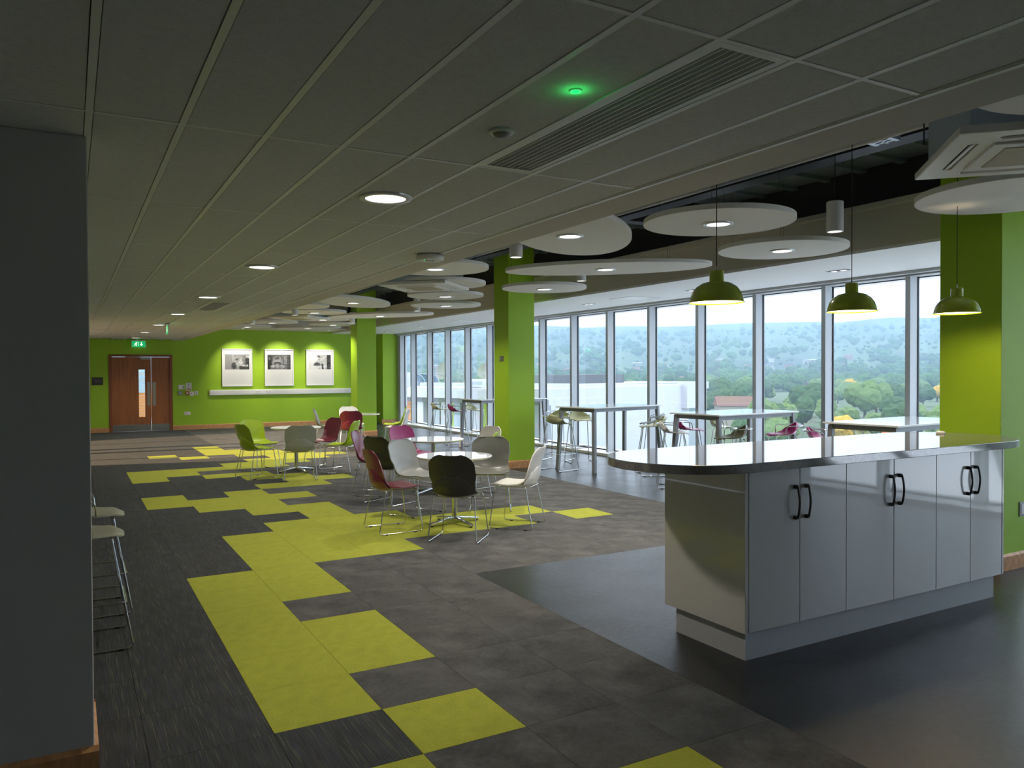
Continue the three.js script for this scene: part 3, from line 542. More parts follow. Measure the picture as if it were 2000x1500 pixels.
for (const [z, l] of [[-6.7, 'flat white access panel in the window soffit above the high tables'], [-13.0, 'flat white access panel in the far window soffit']]) {
  const t = thing('access_panel', l, 'panel', [6.85, 2.8, z], 0); part(t, 'frame', merge([box(-0.3, -0.004, -0.3, 0.3, 0.001, -0.28), box(-0.3, -0.004, 0.28, 0.3, 0.001, 0.3), box(-0.3, -0.004, -0.28, -0.28, 0.001, 0.28), box(0.28, -0.004, -0.28, 0.3, 0.001, 0.28)]), M.mullion); part(t, 'leaf', box(-0.277, -0.003, -0.277, 0.277, 0.001, 0.277), M.frameWhite);
}
// picture spots: track heads just below the rafts, aimed at the end wall
for (const [x, l] of [[2.98, 'left'], [4.18, 'middle'], [5.42, 'right']]) {
  const t = thing('picture_light', 'small recessed spotlight aimed at the ' + l + ' framed picture', 'spotlight', [x, 2.86, -19.35], 0, 'picture spots');
  part(t, 'lamp_ring', lathe([[0.034, -0.002], [0.05, -0.006], [0.054, 0]], 24), M.bezel); part(t, 'lamp_lens', cyl(0.034, 0.034, 0.004, -0.004, 24), M.lensSmall);
  spot(t, [0, -0.015, 0], [0, -1.1, -0.9], 9, 0.62, 0.55, new THREE.Color().setRGB(1, 0.93, 0.8), 1.5);
}

// ---------------------------------------------------------------- things on the ceilings
GRILLES.forEach(([i, j], n) => {
  const x = CX + i * DU, z = CZ + (j - 1) * DV;
  const t = thing('air_grille', ['long slatted air grille in the plank ceiling, nearest the camera', 'slatted air grille in the plank ceiling beside the third downlight', 'slatted air grille in the plank ceiling near the end wall'][n], 'grille', [x, CEIL, z], 0, 'air grilles');
  part(t, 'frame', merge([box(0.014, 0, 0.012, 0.04, 0.02, DV - 0.012), box(DU - 0.04, 0, 0.012, DU - 0.014, 0.02, DV - 0.012), box(0.04, 0, 0.012, DU - 0.04, 0.02, 0.04), box(0.04, 0, DV - 0.04, DU - 0.04, 0.02, DV - 0.012)]), M.grid);
  for (let k = 0; k < 8; k++) part(t, 'slat', box(-0.0022, 0.001, 0.04, 0.0022, 0.045, DV - 0.04).rotateZ(0.12), M.acWhite, [0.056 + k * (DU - 0.112) / 7, 0, 0]);
  part(t, 'plenum', box(0.02, 0.06, 0.02, DU - 0.02, 0.08, DV - 0.02), M.darkSteel);
});
{
  let t = thing('motion_sensor', 'white domed motion sensor in the plank ceiling', 'sensor', [0.186, CEIL, 0.863]);
  part(t, 'base', lathe([[0, 0.002], [0.045, 0.002], [0.05, -0.004], [0.046, -0.01], [0, -0.01]].reverse(), 28), M.plasticWhite); part(t, 'lens_dome', lathe([[0.034, -0.01], [0.03, -0.018], [0.018, -0.025], [0, -0.027]].reverse(), 28), M.plasticGrey);
  t = thing('indicator_light', 'glowing green emergency indicator in the plank ceiling', 'light', [0.192, CEIL, 1.358]);
  part(t, 'ring', lathe([[0.012, -0.003], [0.02, -0.005], [0.023, 0.001]].reverse(), 22), M.plasticWhite); part(t, 'led', new THREE.SphereGeometry(0.011, 14, 8).scale(1, 0.6, 1), M.ledGreen, [0, -0.003, 0]);
  const l = new THREE.PointLight('#2bff70', 0.01); l.position.set(0, -0.02, 0); l.castShadow = true; t.add(l);
  t = thing('wireless_point', 'flat white wireless unit fixed to the plaster margin', 'wireless unit', [1.2, CEIL - 0.005, -2.15]);
  part(t, 'body', lathe([[0, -0.045], [0.09, -0.045], [0.105, -0.038], [0.11, -0.022], [0.1, 0], [0, 0]], 36), M.plasticWhite); part(t, 'mounting_ring', lathe([[0.02, -0.0462], [0.04, -0.0462], [0.04, -0.045], [0.02, -0.045]], 24), M.plasticGrey); part(t, 'status_led', new THREE.SphereGeometry(0.004, 8, 6), M.ledGreen, [-0.06, -0.046, 0.03]);
  t = thing('smoke_detector', 'white smoke detector hanging in the open void by the middle pendant cable', 'detector', [2.83, 3.0, -0.35]);
  part(t, 'base', cyl(0.05, 0.05, 0.012, 0.05, 24), M.plasticWhite); part(t, 'body', lathe([[0, -0.012], [0.025, -0.01], [0.045, 0.005], [0.05, 0.05]], 28), M.plasticWhite); const w = part(t, 'conduit', cyl(0.01, 0.01, 1, 0, 8), M.galv, [0, 0.062, 0]); w.scale.y = TOP - 3.062;
}
// four-way cassette air conditioners, set diagonally
{
  const make = (x, z, label) => {
    const t = thing('ceiling_air_conditioner', label, 'air conditioner', [x, 2.75, z], Math.PI / 4, 'cassette air conditioners'), h = 0.475;
    const s = new THREE.Shape(); s.moveTo(-h, -h); s.lineTo(h, -h); s.lineTo(h, h); s.lineTo(-h, h); s.closePath();
    const slot = (c, d) => { const p = new THREE.Path(), L = 0.26, W = 0.03, o = 0.36; const q = [[-L, o - W], [L, o - W], [L + 0.02, o], [L, o + W], [-L, o + W], [-L - 0.02, o]].map(([a, b]) => [a * c - b * d, a * d + b * c]); q.forEach(([a, b], i) => i ? p.lineTo(a, b) : p.moveTo(a, b)); p.closePath(); return p; };
    for (const [c, d] of [[1, 0], [0, 1], [-1, 0], [0, -1]]) s.holes.push(slot(c, d));
    part(t, 'panel', new THREE.ExtrudeGeometry(s, { depth: 0.03, bevelEnabled: true, bevelSize: 0.006, bevelThickness: 0.006, bevelSegments: 2 }).rotateX(-Math.PI / 2).translate(0, 0.006, 0), M.acWhite);
    part(t, 'intake_frame', rbox(-0.27, -0.012, -0.27, 0.27, 0.006, 0.27, 0.006), M.acWhite); part(t, 'intake_grille', rbox(-0.2, -0.016, -0.2, 0.2, -0.008, 0.2, 0.003), M.acGrille);
    for (let k = 0; k < 4; k++) part(t, 'louvre', rbox(-0.25, -0.004, -0.017, 0.25, 0.004, 0.017, 0.002).rotateX(0.5).translate(0, 0.006, 0.36).rotateY(k * Math.PI / 2), M.acWhite);
    part(t, 'duct_box', box(-0.42, 0.045, -0.42, 0.42, 0.32, 0.42), M.galv); part(t, 'slot_liner', box(-0.45, 0.037, -0.45, 0.45, 0.044, 0.45), M.black);
    for (const [a, b] of [[-1, -1], [1, -1], [1, 1], [-1, 1]]) { const w = part(t, 'drop_rod', cyl(0.005, 0.005, 1, 0, 6), M.darkSteel, [a * 0.44, 0.2, b * 0.44]); w.scale.y = TOP - 2.95; }
  };
  make(3.22, 1.247, 'white cassette air conditioner at the top right, nearest the camera');
  make(2.96, -6.38, 'white cassette air conditioner hanging between the row of rafts and the oval raft');
  make(2.99, -13.2, 'farthest white cassette air conditioner among the rafts');
}
// services in the open void
{
  const y = 3.2;
  let t = thing('basket_tray', 'long wire cable basket running through the open ceiling void', 'cable tray', [1.86, y, -9]);
  const wires = []; for (const [dx, dy] of [[-0.22, 0.05], [-0.22, 0], [-0.11, 0], [0, 0], [0.11, 0], [0.22, 0], [0.22, 0.05]]) wires.push(new THREE.BoxGeometry(0.004, 0.004, 22).translate(dx, dy, 0));
  part(t, 'long_wires', merge(wires), M.galv); const cross = []; for (let z = -11; z <= 11; z += 0.1) cross.push(new THREE.BoxGeometry(0.45, 0.004, 0.004).translate(0, -0.003, z)); const cr = part(t, 'cross_wires', merge(cross), M.galv); cr.userData.kind = 'stuff';
  for (let z = -10.5; z <= 11; z += 1.5) { part(t, 'support_strut', box(-0.3, -0.045, z - 0.02, 0.3, -0.008, z + 0.02), M.darkSteel); for (const s of [-1, 1]) { const w = part(t, 'drop_rod', cyl(0.005, 0.005, 1, 0, 6), M.darkSteel, [s * 0.28, -0.04, z]); w.scale.y = TOP - y + 0.04; } }
  t = thing('steel_beam', 'dark steel beam running along the open ceiling void', 'beam', [4.3, 3.35, -6]);
  part(t, 'bottom_flange', box(-0.1, 0, -14.3, 0.1, 0.014, 14), M.darkSteel); part(t, 'web', box(-0.006, 0.014, -14.3, 0.006, 0.386, 14), M.darkSteel); part(t, 'top_flange', box(-0.1, 0.386, -14.3, 0.1, 0.4, 14), M.darkSteel);
  t = thing('conduit_pipe', 'pale conduit running along the open ceiling void', 'pipe', [3.55, 3.18, -6]);
  part(t, 'pipe', new THREE.CylinderGeometry(0.02, 0.02, 26, 12).rotateX(Math.PI / 2), M.pipe); for (let z = -12; z <= 12.5; z += 2) { const w = part(t, 'pipe_hanger', cyl(0.004, 0.004, 1, 0, 6), M.darkSteel, [0, 0.015, z]); w.scale.y = TOP - 3.195; }
  t = thing('perforated_tray', 'galvanised perforated cable tray crossing above the air conditioner', 'cable tray', [2.9, 3.3, -0.15], 0.06);
  part(t, 'tray', merge([box(-1.3, 0, -0.1, 1.2, 0.003, -0.065), box(-1.3, 0, -0.012, 1.2, 0.003, 0.012), box(-1.3, 0, 0.065, 1.2, 0.003, 0.1), box(-1.3, 0, -0.1, 1.2, 0.04, -0.097), box(-1.3, 0, 0.097, 1.2, 0.04, 0.1), ...Array.from({ length: 50 }, (_, k) => box(-1.3 + k * 0.05, 0, -0.065, -1.275 + k * 0.05, 0.003, 0.065))]), M.galv);
  for (const x of [-0.5, 0.4, 1.05]) { const w = part(t, 'drop_rod', cyl(0.005, 0.005, 1, 0, 6), M.darkSteel, [x, 0.003, 0]); w.scale.y = TOP - 3.303; }
  t = thing('air_duct', 'rectangular galvanised duct crossing the void behind the air conditioner', 'duct', [3.2, 3.3, 0.35], 0.06);
  part(t, 'duct_wall', rbox(-1.6, 0, -0.2, 0.75, 0.25, 0.2, 0.006), M.duct); for (const x of [-0.9, 0.1, 0.7]) part(t, 'flange', rbox(x - 0.015, -0.012, -0.215, x + 0.015, 0.262, 0.215, 0.003), M.galv); for (const x of [-1, 0.5]) { const w = part(t, 'drop_rod', cyl(0.005, 0.005, 1, 0, 6), M.darkSteel, [x, 0.24, 0]); w.scale.y = TOP - 3.54; }
  for (const z of [-3.85, -11.5]) { const b = thing('cross_beam', z > -5 ? 'dark steel cross beam above the nearer rafts' : 'dark steel cross beam above the far rafts', 'beam', [3.8, 3.36, z]); part(b, 'bottom_flange', box(-2.26, 0, -0.08, 2.26, 0.012, 0.08), M.darkSteel); part(b, 'web', box(-2.26, 0.012, -0.005, 2.26, 0.33, 0.005), M.darkSteel); }
}

// ---------------------------------------------------------------- signs with print
function canvasTex(w, h, draw) { const c = document.createElement('canvas'); c.width = w; c.height = h; draw(c.getContext('2d'), w, h); const t = new THREE.CanvasTexture(c); t.colorSpace = THREE.SRGBColorSpace; t.magFilter = THREE.LinearFilter; return t; }
const exitTex = canvasTex(512, 256, (g, w, h) => {
  g.fillStyle = '#0a9a52'; g.fillRect(0, 0, w, h); g.fillStyle = '#f4fff8';
  g.fillRect(170, 40, 76, 176); g.fillStyle = '#0a9a52'; g.fillRect(182, 52, 52, 164); g.fillStyle = '#f4fff8';
  g.beginPath(); g.arc(160, 66, 17, 0, 7); g.fill(); g.lineWidth = 22; g.strokeStyle = '#f4fff8'; g.lineCap = 'round'; g.lineJoin = 'round';
  g.beginPath(); g.moveTo(150, 96); g.lineTo(126, 146); g.stroke(); g.lineWidth = 15; g.beginPath(); g.moveTo(148, 98); g.lineTo(112, 104); g.lineTo(98, 134); g.moveTo(152, 98); g.lineTo(178, 122); g.lineTo(198, 116); g.moveTo(128, 146); g.lineTo(158, 168); g.lineTo(152, 208); g.moveTo(126, 148); g.lineTo(108, 186); g.lineTo(70, 188); g.stroke();
  g.fillRect(346, 46, 34, 96); g.beginPath(); g.moveTo(300, 130); g.lineTo(426, 130); g.lineTo(363, 208); g.closePath(); g.fill();
});
const exitFace = std({ map: exitTex, emissive: '#ffffff', emissiveMap: exitTex, emissiveIntensity: 1.1, roughness: 0.4 });
function exitSign(pos, turn, label, mounting) {
  const t = thing('exit_sign', label, 'exit sign', pos, turn); part(t, 'housing', rbox(-0.18, -0.1, -0.012, 0.18, 0.1, 0.012, 0.004), M.plasticWhite);
  const faceG = new THREE.PlaneGeometry(0.33, 0.165);
  part(t, 'sign_face', faceG, exitFace, [0, -0.008, 0.0125]); part(t, 'sign_face', faceG.clone().rotateY(Math.PI), exitFace, [0, -0.008, -0.0125]);
  if (mounting) part(t, 'ceiling_mount', merge([box(-0.14, 0.1, -0.025, 0.14, CEIL - pos[1], 0.025)]), M.plasticGrey);
  const l = new THREE.RectAreaLight('#39ff96', 0.5, 0.33, 0.165); l.position.set(0, -0.008, 0.03); l.rotation.y = Math.PI; t.add(l);
}
exitSign([0.375, 2.415, -20.22], 0, 'lit green exit sign above the wooden double door', true);
exitSign([0.3, 2.405, -12.1], Math.PI / 2, 'green exit sign hanging edge on under the plank ceiling', true);

// framed monochrome prints
function monochrome(kind) {
  return canvasTex(512, 330, (g, w, h) => {
    const shade = (v) => `rgb(${v},${v},${v})`, gr = g.createLinearGradient(0, 0, w, 0);
    const [a, b] = [[196, 120], [70, 110], [232, 168]][kind]; gr.addColorStop(0, shade(a)); gr.addColorStop(1, shade(b)); g.fillStyle = gr; g.fillRect(0, 0, w, h);
    const blob = (x, y, rx, ry, v) => { for (let k = 0; k < 7; k++) { g.fillStyle = `rgba(${v},${v},${v},0.3)`; g.beginPath(); g.ellipse(x + rr(-6, 6), y + rr(-6, 6), rx * (1.22 - k * 0.09), ry * (1.22 - k * 0.09), rr(-0.2, 0.2), 0, 7); g.fill(); } };
    const rect = (x, y, ww, hh, v) => { g.fillStyle = shade(v); g.fillRect(x, y, ww, hh); };
    if (kind === 0) { rect(0, 0, 150, h, 150); rect(430, 60, 82, 190, 48); rect(440, 20, 72, 60, 205); rect(300, 250, 212, 80, 60); blob(235, 195, 40, 60, 205); blob(250, 130, 27, 31, 150); blob(250, 112, 28, 18, 60); blob(190, 245, 46, 70, 45); blob(330, 165, 46, 56, 225); blob(352, 90, 22, 26, 170); rect(360, 225, 130, 40, 225); blob(300, 230, 40, 24, 190); }
    if (kind === 1) { rect(0, 30, 90, 300, 34); blob(215, 110, 80, 62, 150); blob(215, 92, 48, 34, 44); blob(218, 175, 110, 66, 160); blob(220, 196, 72, 34, 40); rect(60, 240, 380, 90, 110); blob(120, 258, 42, 26, 190); blob(330, 262, 52, 26, 176); rect(370, 30, 60, 180, 140); rect(440, 0, 72, 330, 60); rect(20, 60, 46, 60, 100); blob(215, 250, 38, 52, 175); }
    if (kind === 2) { rect(0, 0, 110, h, 222); rect(420, 0, 92, 330, 30); rect(350, 20, 70, 60, 205); blob(225, 40, 44, 28, 38); blob(262, 62, 24, 28, 140); blob(300, 130, 52, 92, 196); rect(285, 200, 60, 130, 52); blob(190, 220, 72, 44, 60); blob(180, 200, 26, 26, 30); rect(60, 250, 240, 80, 226); blob(370, 260, 30, 64, 226); blob(160, 70, 60, 50, 236); }
    for (let i = 0; i < 260; i++) { const v = Math.floor(rr(20, 235)); g.fillStyle = `rgba(${v},${v},${v},0.22)`; g.fillRect(w * (0.3 + 0.65 * rnd()), h * rnd(), rr(6, 40), rr(5, 30)); }
    for (let i = 0; i < 5200; i++) { g.fillStyle = `rgba(${rnd() < 0.5 ? '0,0,0' : '255,255,255'},0.07)`; g.fillRect(rnd() * w, rnd() * h, 3, 3); }
  });
}
['left one of three white framed photographs, light wall at the left of the print', 'middle one of three white framed photographs, the darkest print', 'right one of three white framed photographs, with a standing figure'].forEach((l, k) => {
  const x = [2.978, 4.185, 5.417][k], t = thing('framed_picture', l, 'picture', [x, 1.76, -20.3], 0, 'framed photographs'), w = 0.425, h = 0.55;
  part(t, 'frame', merge([rbox(-w, -h, 0.005, -w + 0.03, h, 0.045), rbox(w - 0.03, -h, 0.005, w, h, 0.045), rbox(-w + 0.03, -h, 0.005, w - 0.03, -h + 0.03, 0.045), rbox(-w + 0.03, h - 0.03, 0.005, w - 0.03, h, 0.045)]), M.frameWhite);
  part(t, 'mount_board', box(-w + 0.02, -h + 0.02, 0.006, w - 0.02, h - 0.02, 0.018), M.mount);
  part(t, 'print', new THREE.PlaneGeometry(0.68, 0.44), std({ map: monochrome(k), roughness: 0.5 }), [0, 0.165, 0.0188], 'black and white photograph');
});

// ---------------------------------------------------------------- end wall fittings
{
  const W = -20.3;
  let t = thing('socket_trunking', 'long white dado trunking with sockets below the framed pictures', 'trunking', [0, 1.037, W]);
  part(t, 'trunking_body', rbox(2.2, -0.075, 0, 7.14, 0.075, 0.06, 0.006), M.frameWhite); part(t, 'cover_strip', rbox(2.22, -0.048, 0.06, 7.12, 0.048, 0.064, 0.002), M.plasticWhite);
  for (const x of [3.55, 3.85, 6.25, 6.9]) { const s = part(t, 'socket_plate', rbox(x - 0.073, -0.043, 0.062, x + 0.073, 0.043, 0.07, 0.003), M.plasticWhite); part(s, 'socket_switch', merge([box(x - 0.05, 0.012, 0.07, x - 0.03, 0.026, 0.074), box(x + 0.03, 0.012, 0.07, x + 0.05, 0.026, 0.074), box(x - 0.042, -0.022, 0.07, x - 0.02, -0.016, 0.0705), box(x + 0.02, -0.022, 0.07, x + 0.042, -0.016, 0.0705)]), M.plasticGrey); }
  // the double door
  t = structGroup('door_1', 'wooden double door with a tall narrow vision panel'); t.userData.category = 'door';
  const z0 = W - 0.06;
  part(t, 'door_frame', merge([box(-0.36, 0, W - 0.12, -0.29, 2.12, W + 0.03), box(1.16, 0, W - 0.12, 1.23, 2.12, W + 0.03), box(-0.29, 2.06, W - 0.12, 1.16, 2.12, W + 0.03)]), M.doorFrame);
  const leaf = (name, x0, x1, hole) => {
    const s = new THREE.Shape([[x0, 0.01], [x1, 0.01], [x1, 2.05], [x0, 2.05]].map(([a, b]) => new THREE.Vector2(a, b)));
    if (hole) s.holes.push(new THREE.Path([[0.37, 0.39], [0.53, 0.39], [0.53, 1.71], [0.37, 1.71]].map(([a, b]) => new THREE.Vector2(a, b))));
    const g = new THREE.ExtrudeGeometry(s, { depth: 0.045, bevelEnabled: false }); const p = g.attributes.position, uv = g.attributes.uv; for (let i = 0; i < p.count; i++) uv.setXY(i, p.getX(i) / 0.9, p.getY(i) / 2.05);
    return part(t, name, g, M.door, [0, 0, z0]);
  };
  const l1 = leaf('door_leaf', -0.287, 0.685, true), l2 = leaf('door_leaf', 0.692, 1.157, false);
  part(l1, 'vision_pane', box(0.37, 0.39, 0.018, 0.53, 1.71, 0.026), M.pane); part(l1, 'vision_bead', merge([box(0.36, 0.38, 0.045, 0.372, 1.72, 0.053), box(0.528, 0.38, 0.045, 0.54, 1.72, 0.053), box(0.372, 0.38, 0.045, 0.528, 0.392, 0.053), box(0.372, 1.708, 0.045, 0.528, 1.72, 0.053)]), M.doorFrame);
  part(l1, 'push_plate', rbox(0.585, 0.7, 0.045, 0.655, 1.36, 0.049, 0.0015), M.steel); part(l2, 'push_plate', rbox(0.72, 0.7, 0.045, 0.8, 1.36, 0.049, 0.0015), M.steel);
  part(l1, 'kick_plate', rbox(-0.28, 0.015, 0.045, 0.68, 0.19, 0.048, 0.0012), M.steel); part(l2, 'kick_plate', rbox(0.7, 0.015, 0.045, 1.15, 0.19, 0.048, 0.0012), M.steel);
  part(l1, 'door_closer', merge([rbox(0.42, 1.985, 0.045, 0.67, 2.04, 0.1, 0.008), rod([[0.46, 2.045, 0.07], [0.25, 2.05, 0.12], [0.05, 2.05, 0.06]], 0.008, 0.01)]), M.steel);
  const signTex = canvasTex(256, 200, (g, w, h) => { g.fillStyle = '#2c2a2b'; g.fillRect(0, 0, w, h); g.fillStyle = '#8f8d8e'; for (const [y, x0, x1] of [[62, 24, 232], [92, 60, 232], [118, 40, 232]]) for (let x = x0; x < x1; x += 13) g.fillRect(x, y, 9 + (x * 7 % 3), 8); });
  t = thing('door_sign', 'dark room sign on the green wall left of the double door', 'sign', [-0.635, 1.395, W]); part(t, 'plate', rbox(-0.135, -0.105, 0, 0.135, 0.105, 0.008, 0.002), M.signDark); part(t, 'print', new THREE.PlaneGeometry(0.262, 0.202), std({ map: signTex, roughness: 0.6 }), [0, 0, 0.0085]);
  t = thing('thermostat', 'white control box on the green wall, upper left of the fire alarm point', 'control box', [1.46, 1.21, W]); part(t, 'case', rbox(-0.08, -0.06, 0, 0.08, 0.06, 0.03, 0.005), M.plasticWhite); part(t, 'display', box(0.03, -0.04, 0.03, 0.07, 0.03, 0.0315), M.plasticGrey);
  const noteTex = canvasTex(128, 180, (g, w, h) => { g.fillStyle = '#e6e3da'; g.fillRect(0, 0, w, h); g.fillStyle = '#4b63a8'; g.fillRect(48, 18, 30, 26); g.fillStyle = '#9a9a96'; for (let y = 62; y < 122; y += 15) g.fillRect(18, y, 92, 5); g.fillStyle = '#b5493c'; g.fillRect(14, 136, 100, 26); });
  t = thing('fire_notice', 'small white fire action notice above the red alarm point', 'notice', [1.655, 1.22, W]); part(t, 'card', box(-0.075, -0.105, 0, 0.075, 0.105, 0.004), M.plasticWhite); part(t, 'print', new THREE.PlaneGeometry(0.148, 0.208), std({ map: noteTex, roughness: 0.6 }), [0, 0, 0.0045]);
  t = thing('door_release', 'dark grey release box on the green wall beside the door', 'control box', [1.425, 1.04, W]); part(t, 'case', rbox(-0.055, -0.055, 0, 0.055, 0.055, 0.04, 0.006), M.plasticGrey); part(t, 'button', cyl(0.018, 0.018, 0.008, 0, 16).rotateX(Math.PI / 2), M.plasticWhite, [0, 0, 0.038]);
  t = thing('fire_alarm_point', 'red fire alarm call point on the green wall', 'alarm point', [1.61, 1.04, W]); part(t, 'case', rbox(-0.046, -0.046, 0, 0.046, 0.046, 0.045, 0.006), M.red); part(t, 'glass', rbox(-0.026, -0.022, 0.045, 0.026, 0.022, 0.047, 0.001), M.plasticWhite);
  t = thing('key_switch', 'cream switch plate right of the red alarm point', 'switch', [1.735, 1.02, W]); part(t, 'plate', rbox(-0.06, -0.06, 0, 0.06, 0.06, 0.02, 0.004), M.plasticWhite); part(t, 'key_barrel', cyl(0.012, 0.012, 0.01, 0, 14).rotateX(Math.PI / 2), M.red, [-0.02, 0.01, 0.018]);
  t = thing('light_switch', 'small white light switch, rightmost in the group by the door', 'switch', [1.86, 1.04, W]); part(t, 'plate', rbox(-0.043, -0.05, 0, 0.043, 0.05, 0.01, 0.003), M.plasticWhite); part(t, 'rocker', rbox(-0.012, -0.02, 0.01, 0.012, 0.02, 0.016, 0.002), M.plasticGrey);
  t = thing('wall_socket', 'white double socket low on the green wall right of the door', 'socket', [1.615, 0.46, W]); part(t, 'plate', rbox(-0.08, -0.046, 0, 0.08, 0.046, 0.01, 0.003), M.plasticWhite); part(t, 'socket_switch', merge([box(-0.03, 0.008, 0.01, 0.0, 0.028, 0.014), box(-0.05, -0.025, 0.01, -0.03, -0.017, 0.0105), box(0.03, -0.025, 0.01, 0.05, -0.017, 0.0105)]), M.red);
  t = thing('column_plate', 'small steel switch plate on the middle green column', 'switch', [5.01, 1.82, -7.92], -Math.PI / 2); part(t, 'plate', rbox(-0.075, -0.045, 0, 0.075, 0.045, 0.008, 0.002), M.steel); part(t, 'rocker', rbox(-0.05, -0.02, 0.008, -0.03, 0.02, 0.012, 0.002), M.plasticWhite);
  t = thing('column_socket', 'steel socket with white insert on the nearest green column, right of the island', 'socket', [5.42, 0.47, 0.06]); part(t, 'plate', rbox(-0.045, -0.06, 0, 0.045, 0.06, 0.009, 0.002), M.greyMetal); part(t, 'insert', rbox(-0.026, -0.04, 0.009, 0.026, 0.04, 0.012, 0.002), M.plasticWhite);
}
console.log('fittings done');

// ---------------------------------------------------------------- outside: land, hills
const GROUND = -13;
const ridge = (a) => 150 + 26 * Math.sin(a * 2.1 + 0.3) + 16 * Math.sin(a * 5.3 + 1) + 7 * noise.noise(a * 14, 0.4, 2.2);
function landHeight(r, a) {
  if (r < 600) return GROUND;
  const t = Math.min(1, (r - 600) / 2200), s = t * t * (3 - 2 * t), H = ridge(a);
  return GROUND + (H - GROUND) * s * (0.93 + 0.07 * noise.noise(r * 0.002, a * 6, 1.7)) + 10 * t * noise.noise(r * 0.006, a * 14, 5.1) - (r > 2800 ? (r - 2800) * 0.12 : 0);
}
{
  const nr = 90, na = 200, pos = [], col = [], idx = [], c = new THREE.Color();
  for (let i = 0; i <= nr; i++) for (let j = 0; j <= na; j++) {
    const r = 6 + 3594 * Math.pow(i / nr, 1.7), a = 0.0 + 2.1 * j / na, y = landHeight(r, a), x = 8.4 + r * Math.sin(a), z = -2 - r * Math.cos(a);
    pos.push(x, y, z);
    const f = noise.noise(Math.floor(r / 150 + 2 * noise.noise(a * 5, r * 0.002, 1)) * 0.73, Math.floor(a * 22 + r * 0.001) * 0.61, 3.3), w = noise.noise(r * 0.004, a * 18, 9.2);
    if (r < 600) c.setRGB(0.09, 0.12, 0.06).multiplyScalar(1 + 0.5 * w); else if (w > 0.18) c.setRGB(0.03, 0.05, 0.03); else c.setRGB(0.07 + 0.05 * f, 0.11 + 0.05 * f, 0.05);
    col.push(c.r, c.g, c.b);
    if (i && j) { const p = (i - 1) * (na + 1) + j - 1, q = p + na + 1; idx.push(p, p + 1, q, q, p + 1, q + 1); }
  }
  const g = new THREE.BufferGeometry(); g.setAttribute('position', new THREE.Float32BufferAttribute(pos, 3)); g.setAttribute('color', new THREE.Float32BufferAttribute(col, 3)); g.setIndex(idx); g.computeVertexNormals();
  if (g.attributes.normal.getY(0) < 0) { for (let k = 0; k < idx.length; k += 3) [idx[k], idx[k + 1]] = [idx[k + 1], idx[k]]; g.setIndex(idx); g.computeVertexNormals(); }
  struct('ground', g, std({ vertexColors: true, roughness: 1 }), 'town land rising to a long hill beyond the windows');
}
const onLand = (r, a) => [8.4 + r * Math.sin(a), landHeight(r, a), -2 - r * Math.cos(a)];
const placed = [];
function free(r, a, s) { const [x, , z] = onLand(r, a); if (placed.some(([px, pz, ps]) => Math.hypot(x - px, z - pz) < s + ps)) return false; placed.push([x, z, s]); return true; }
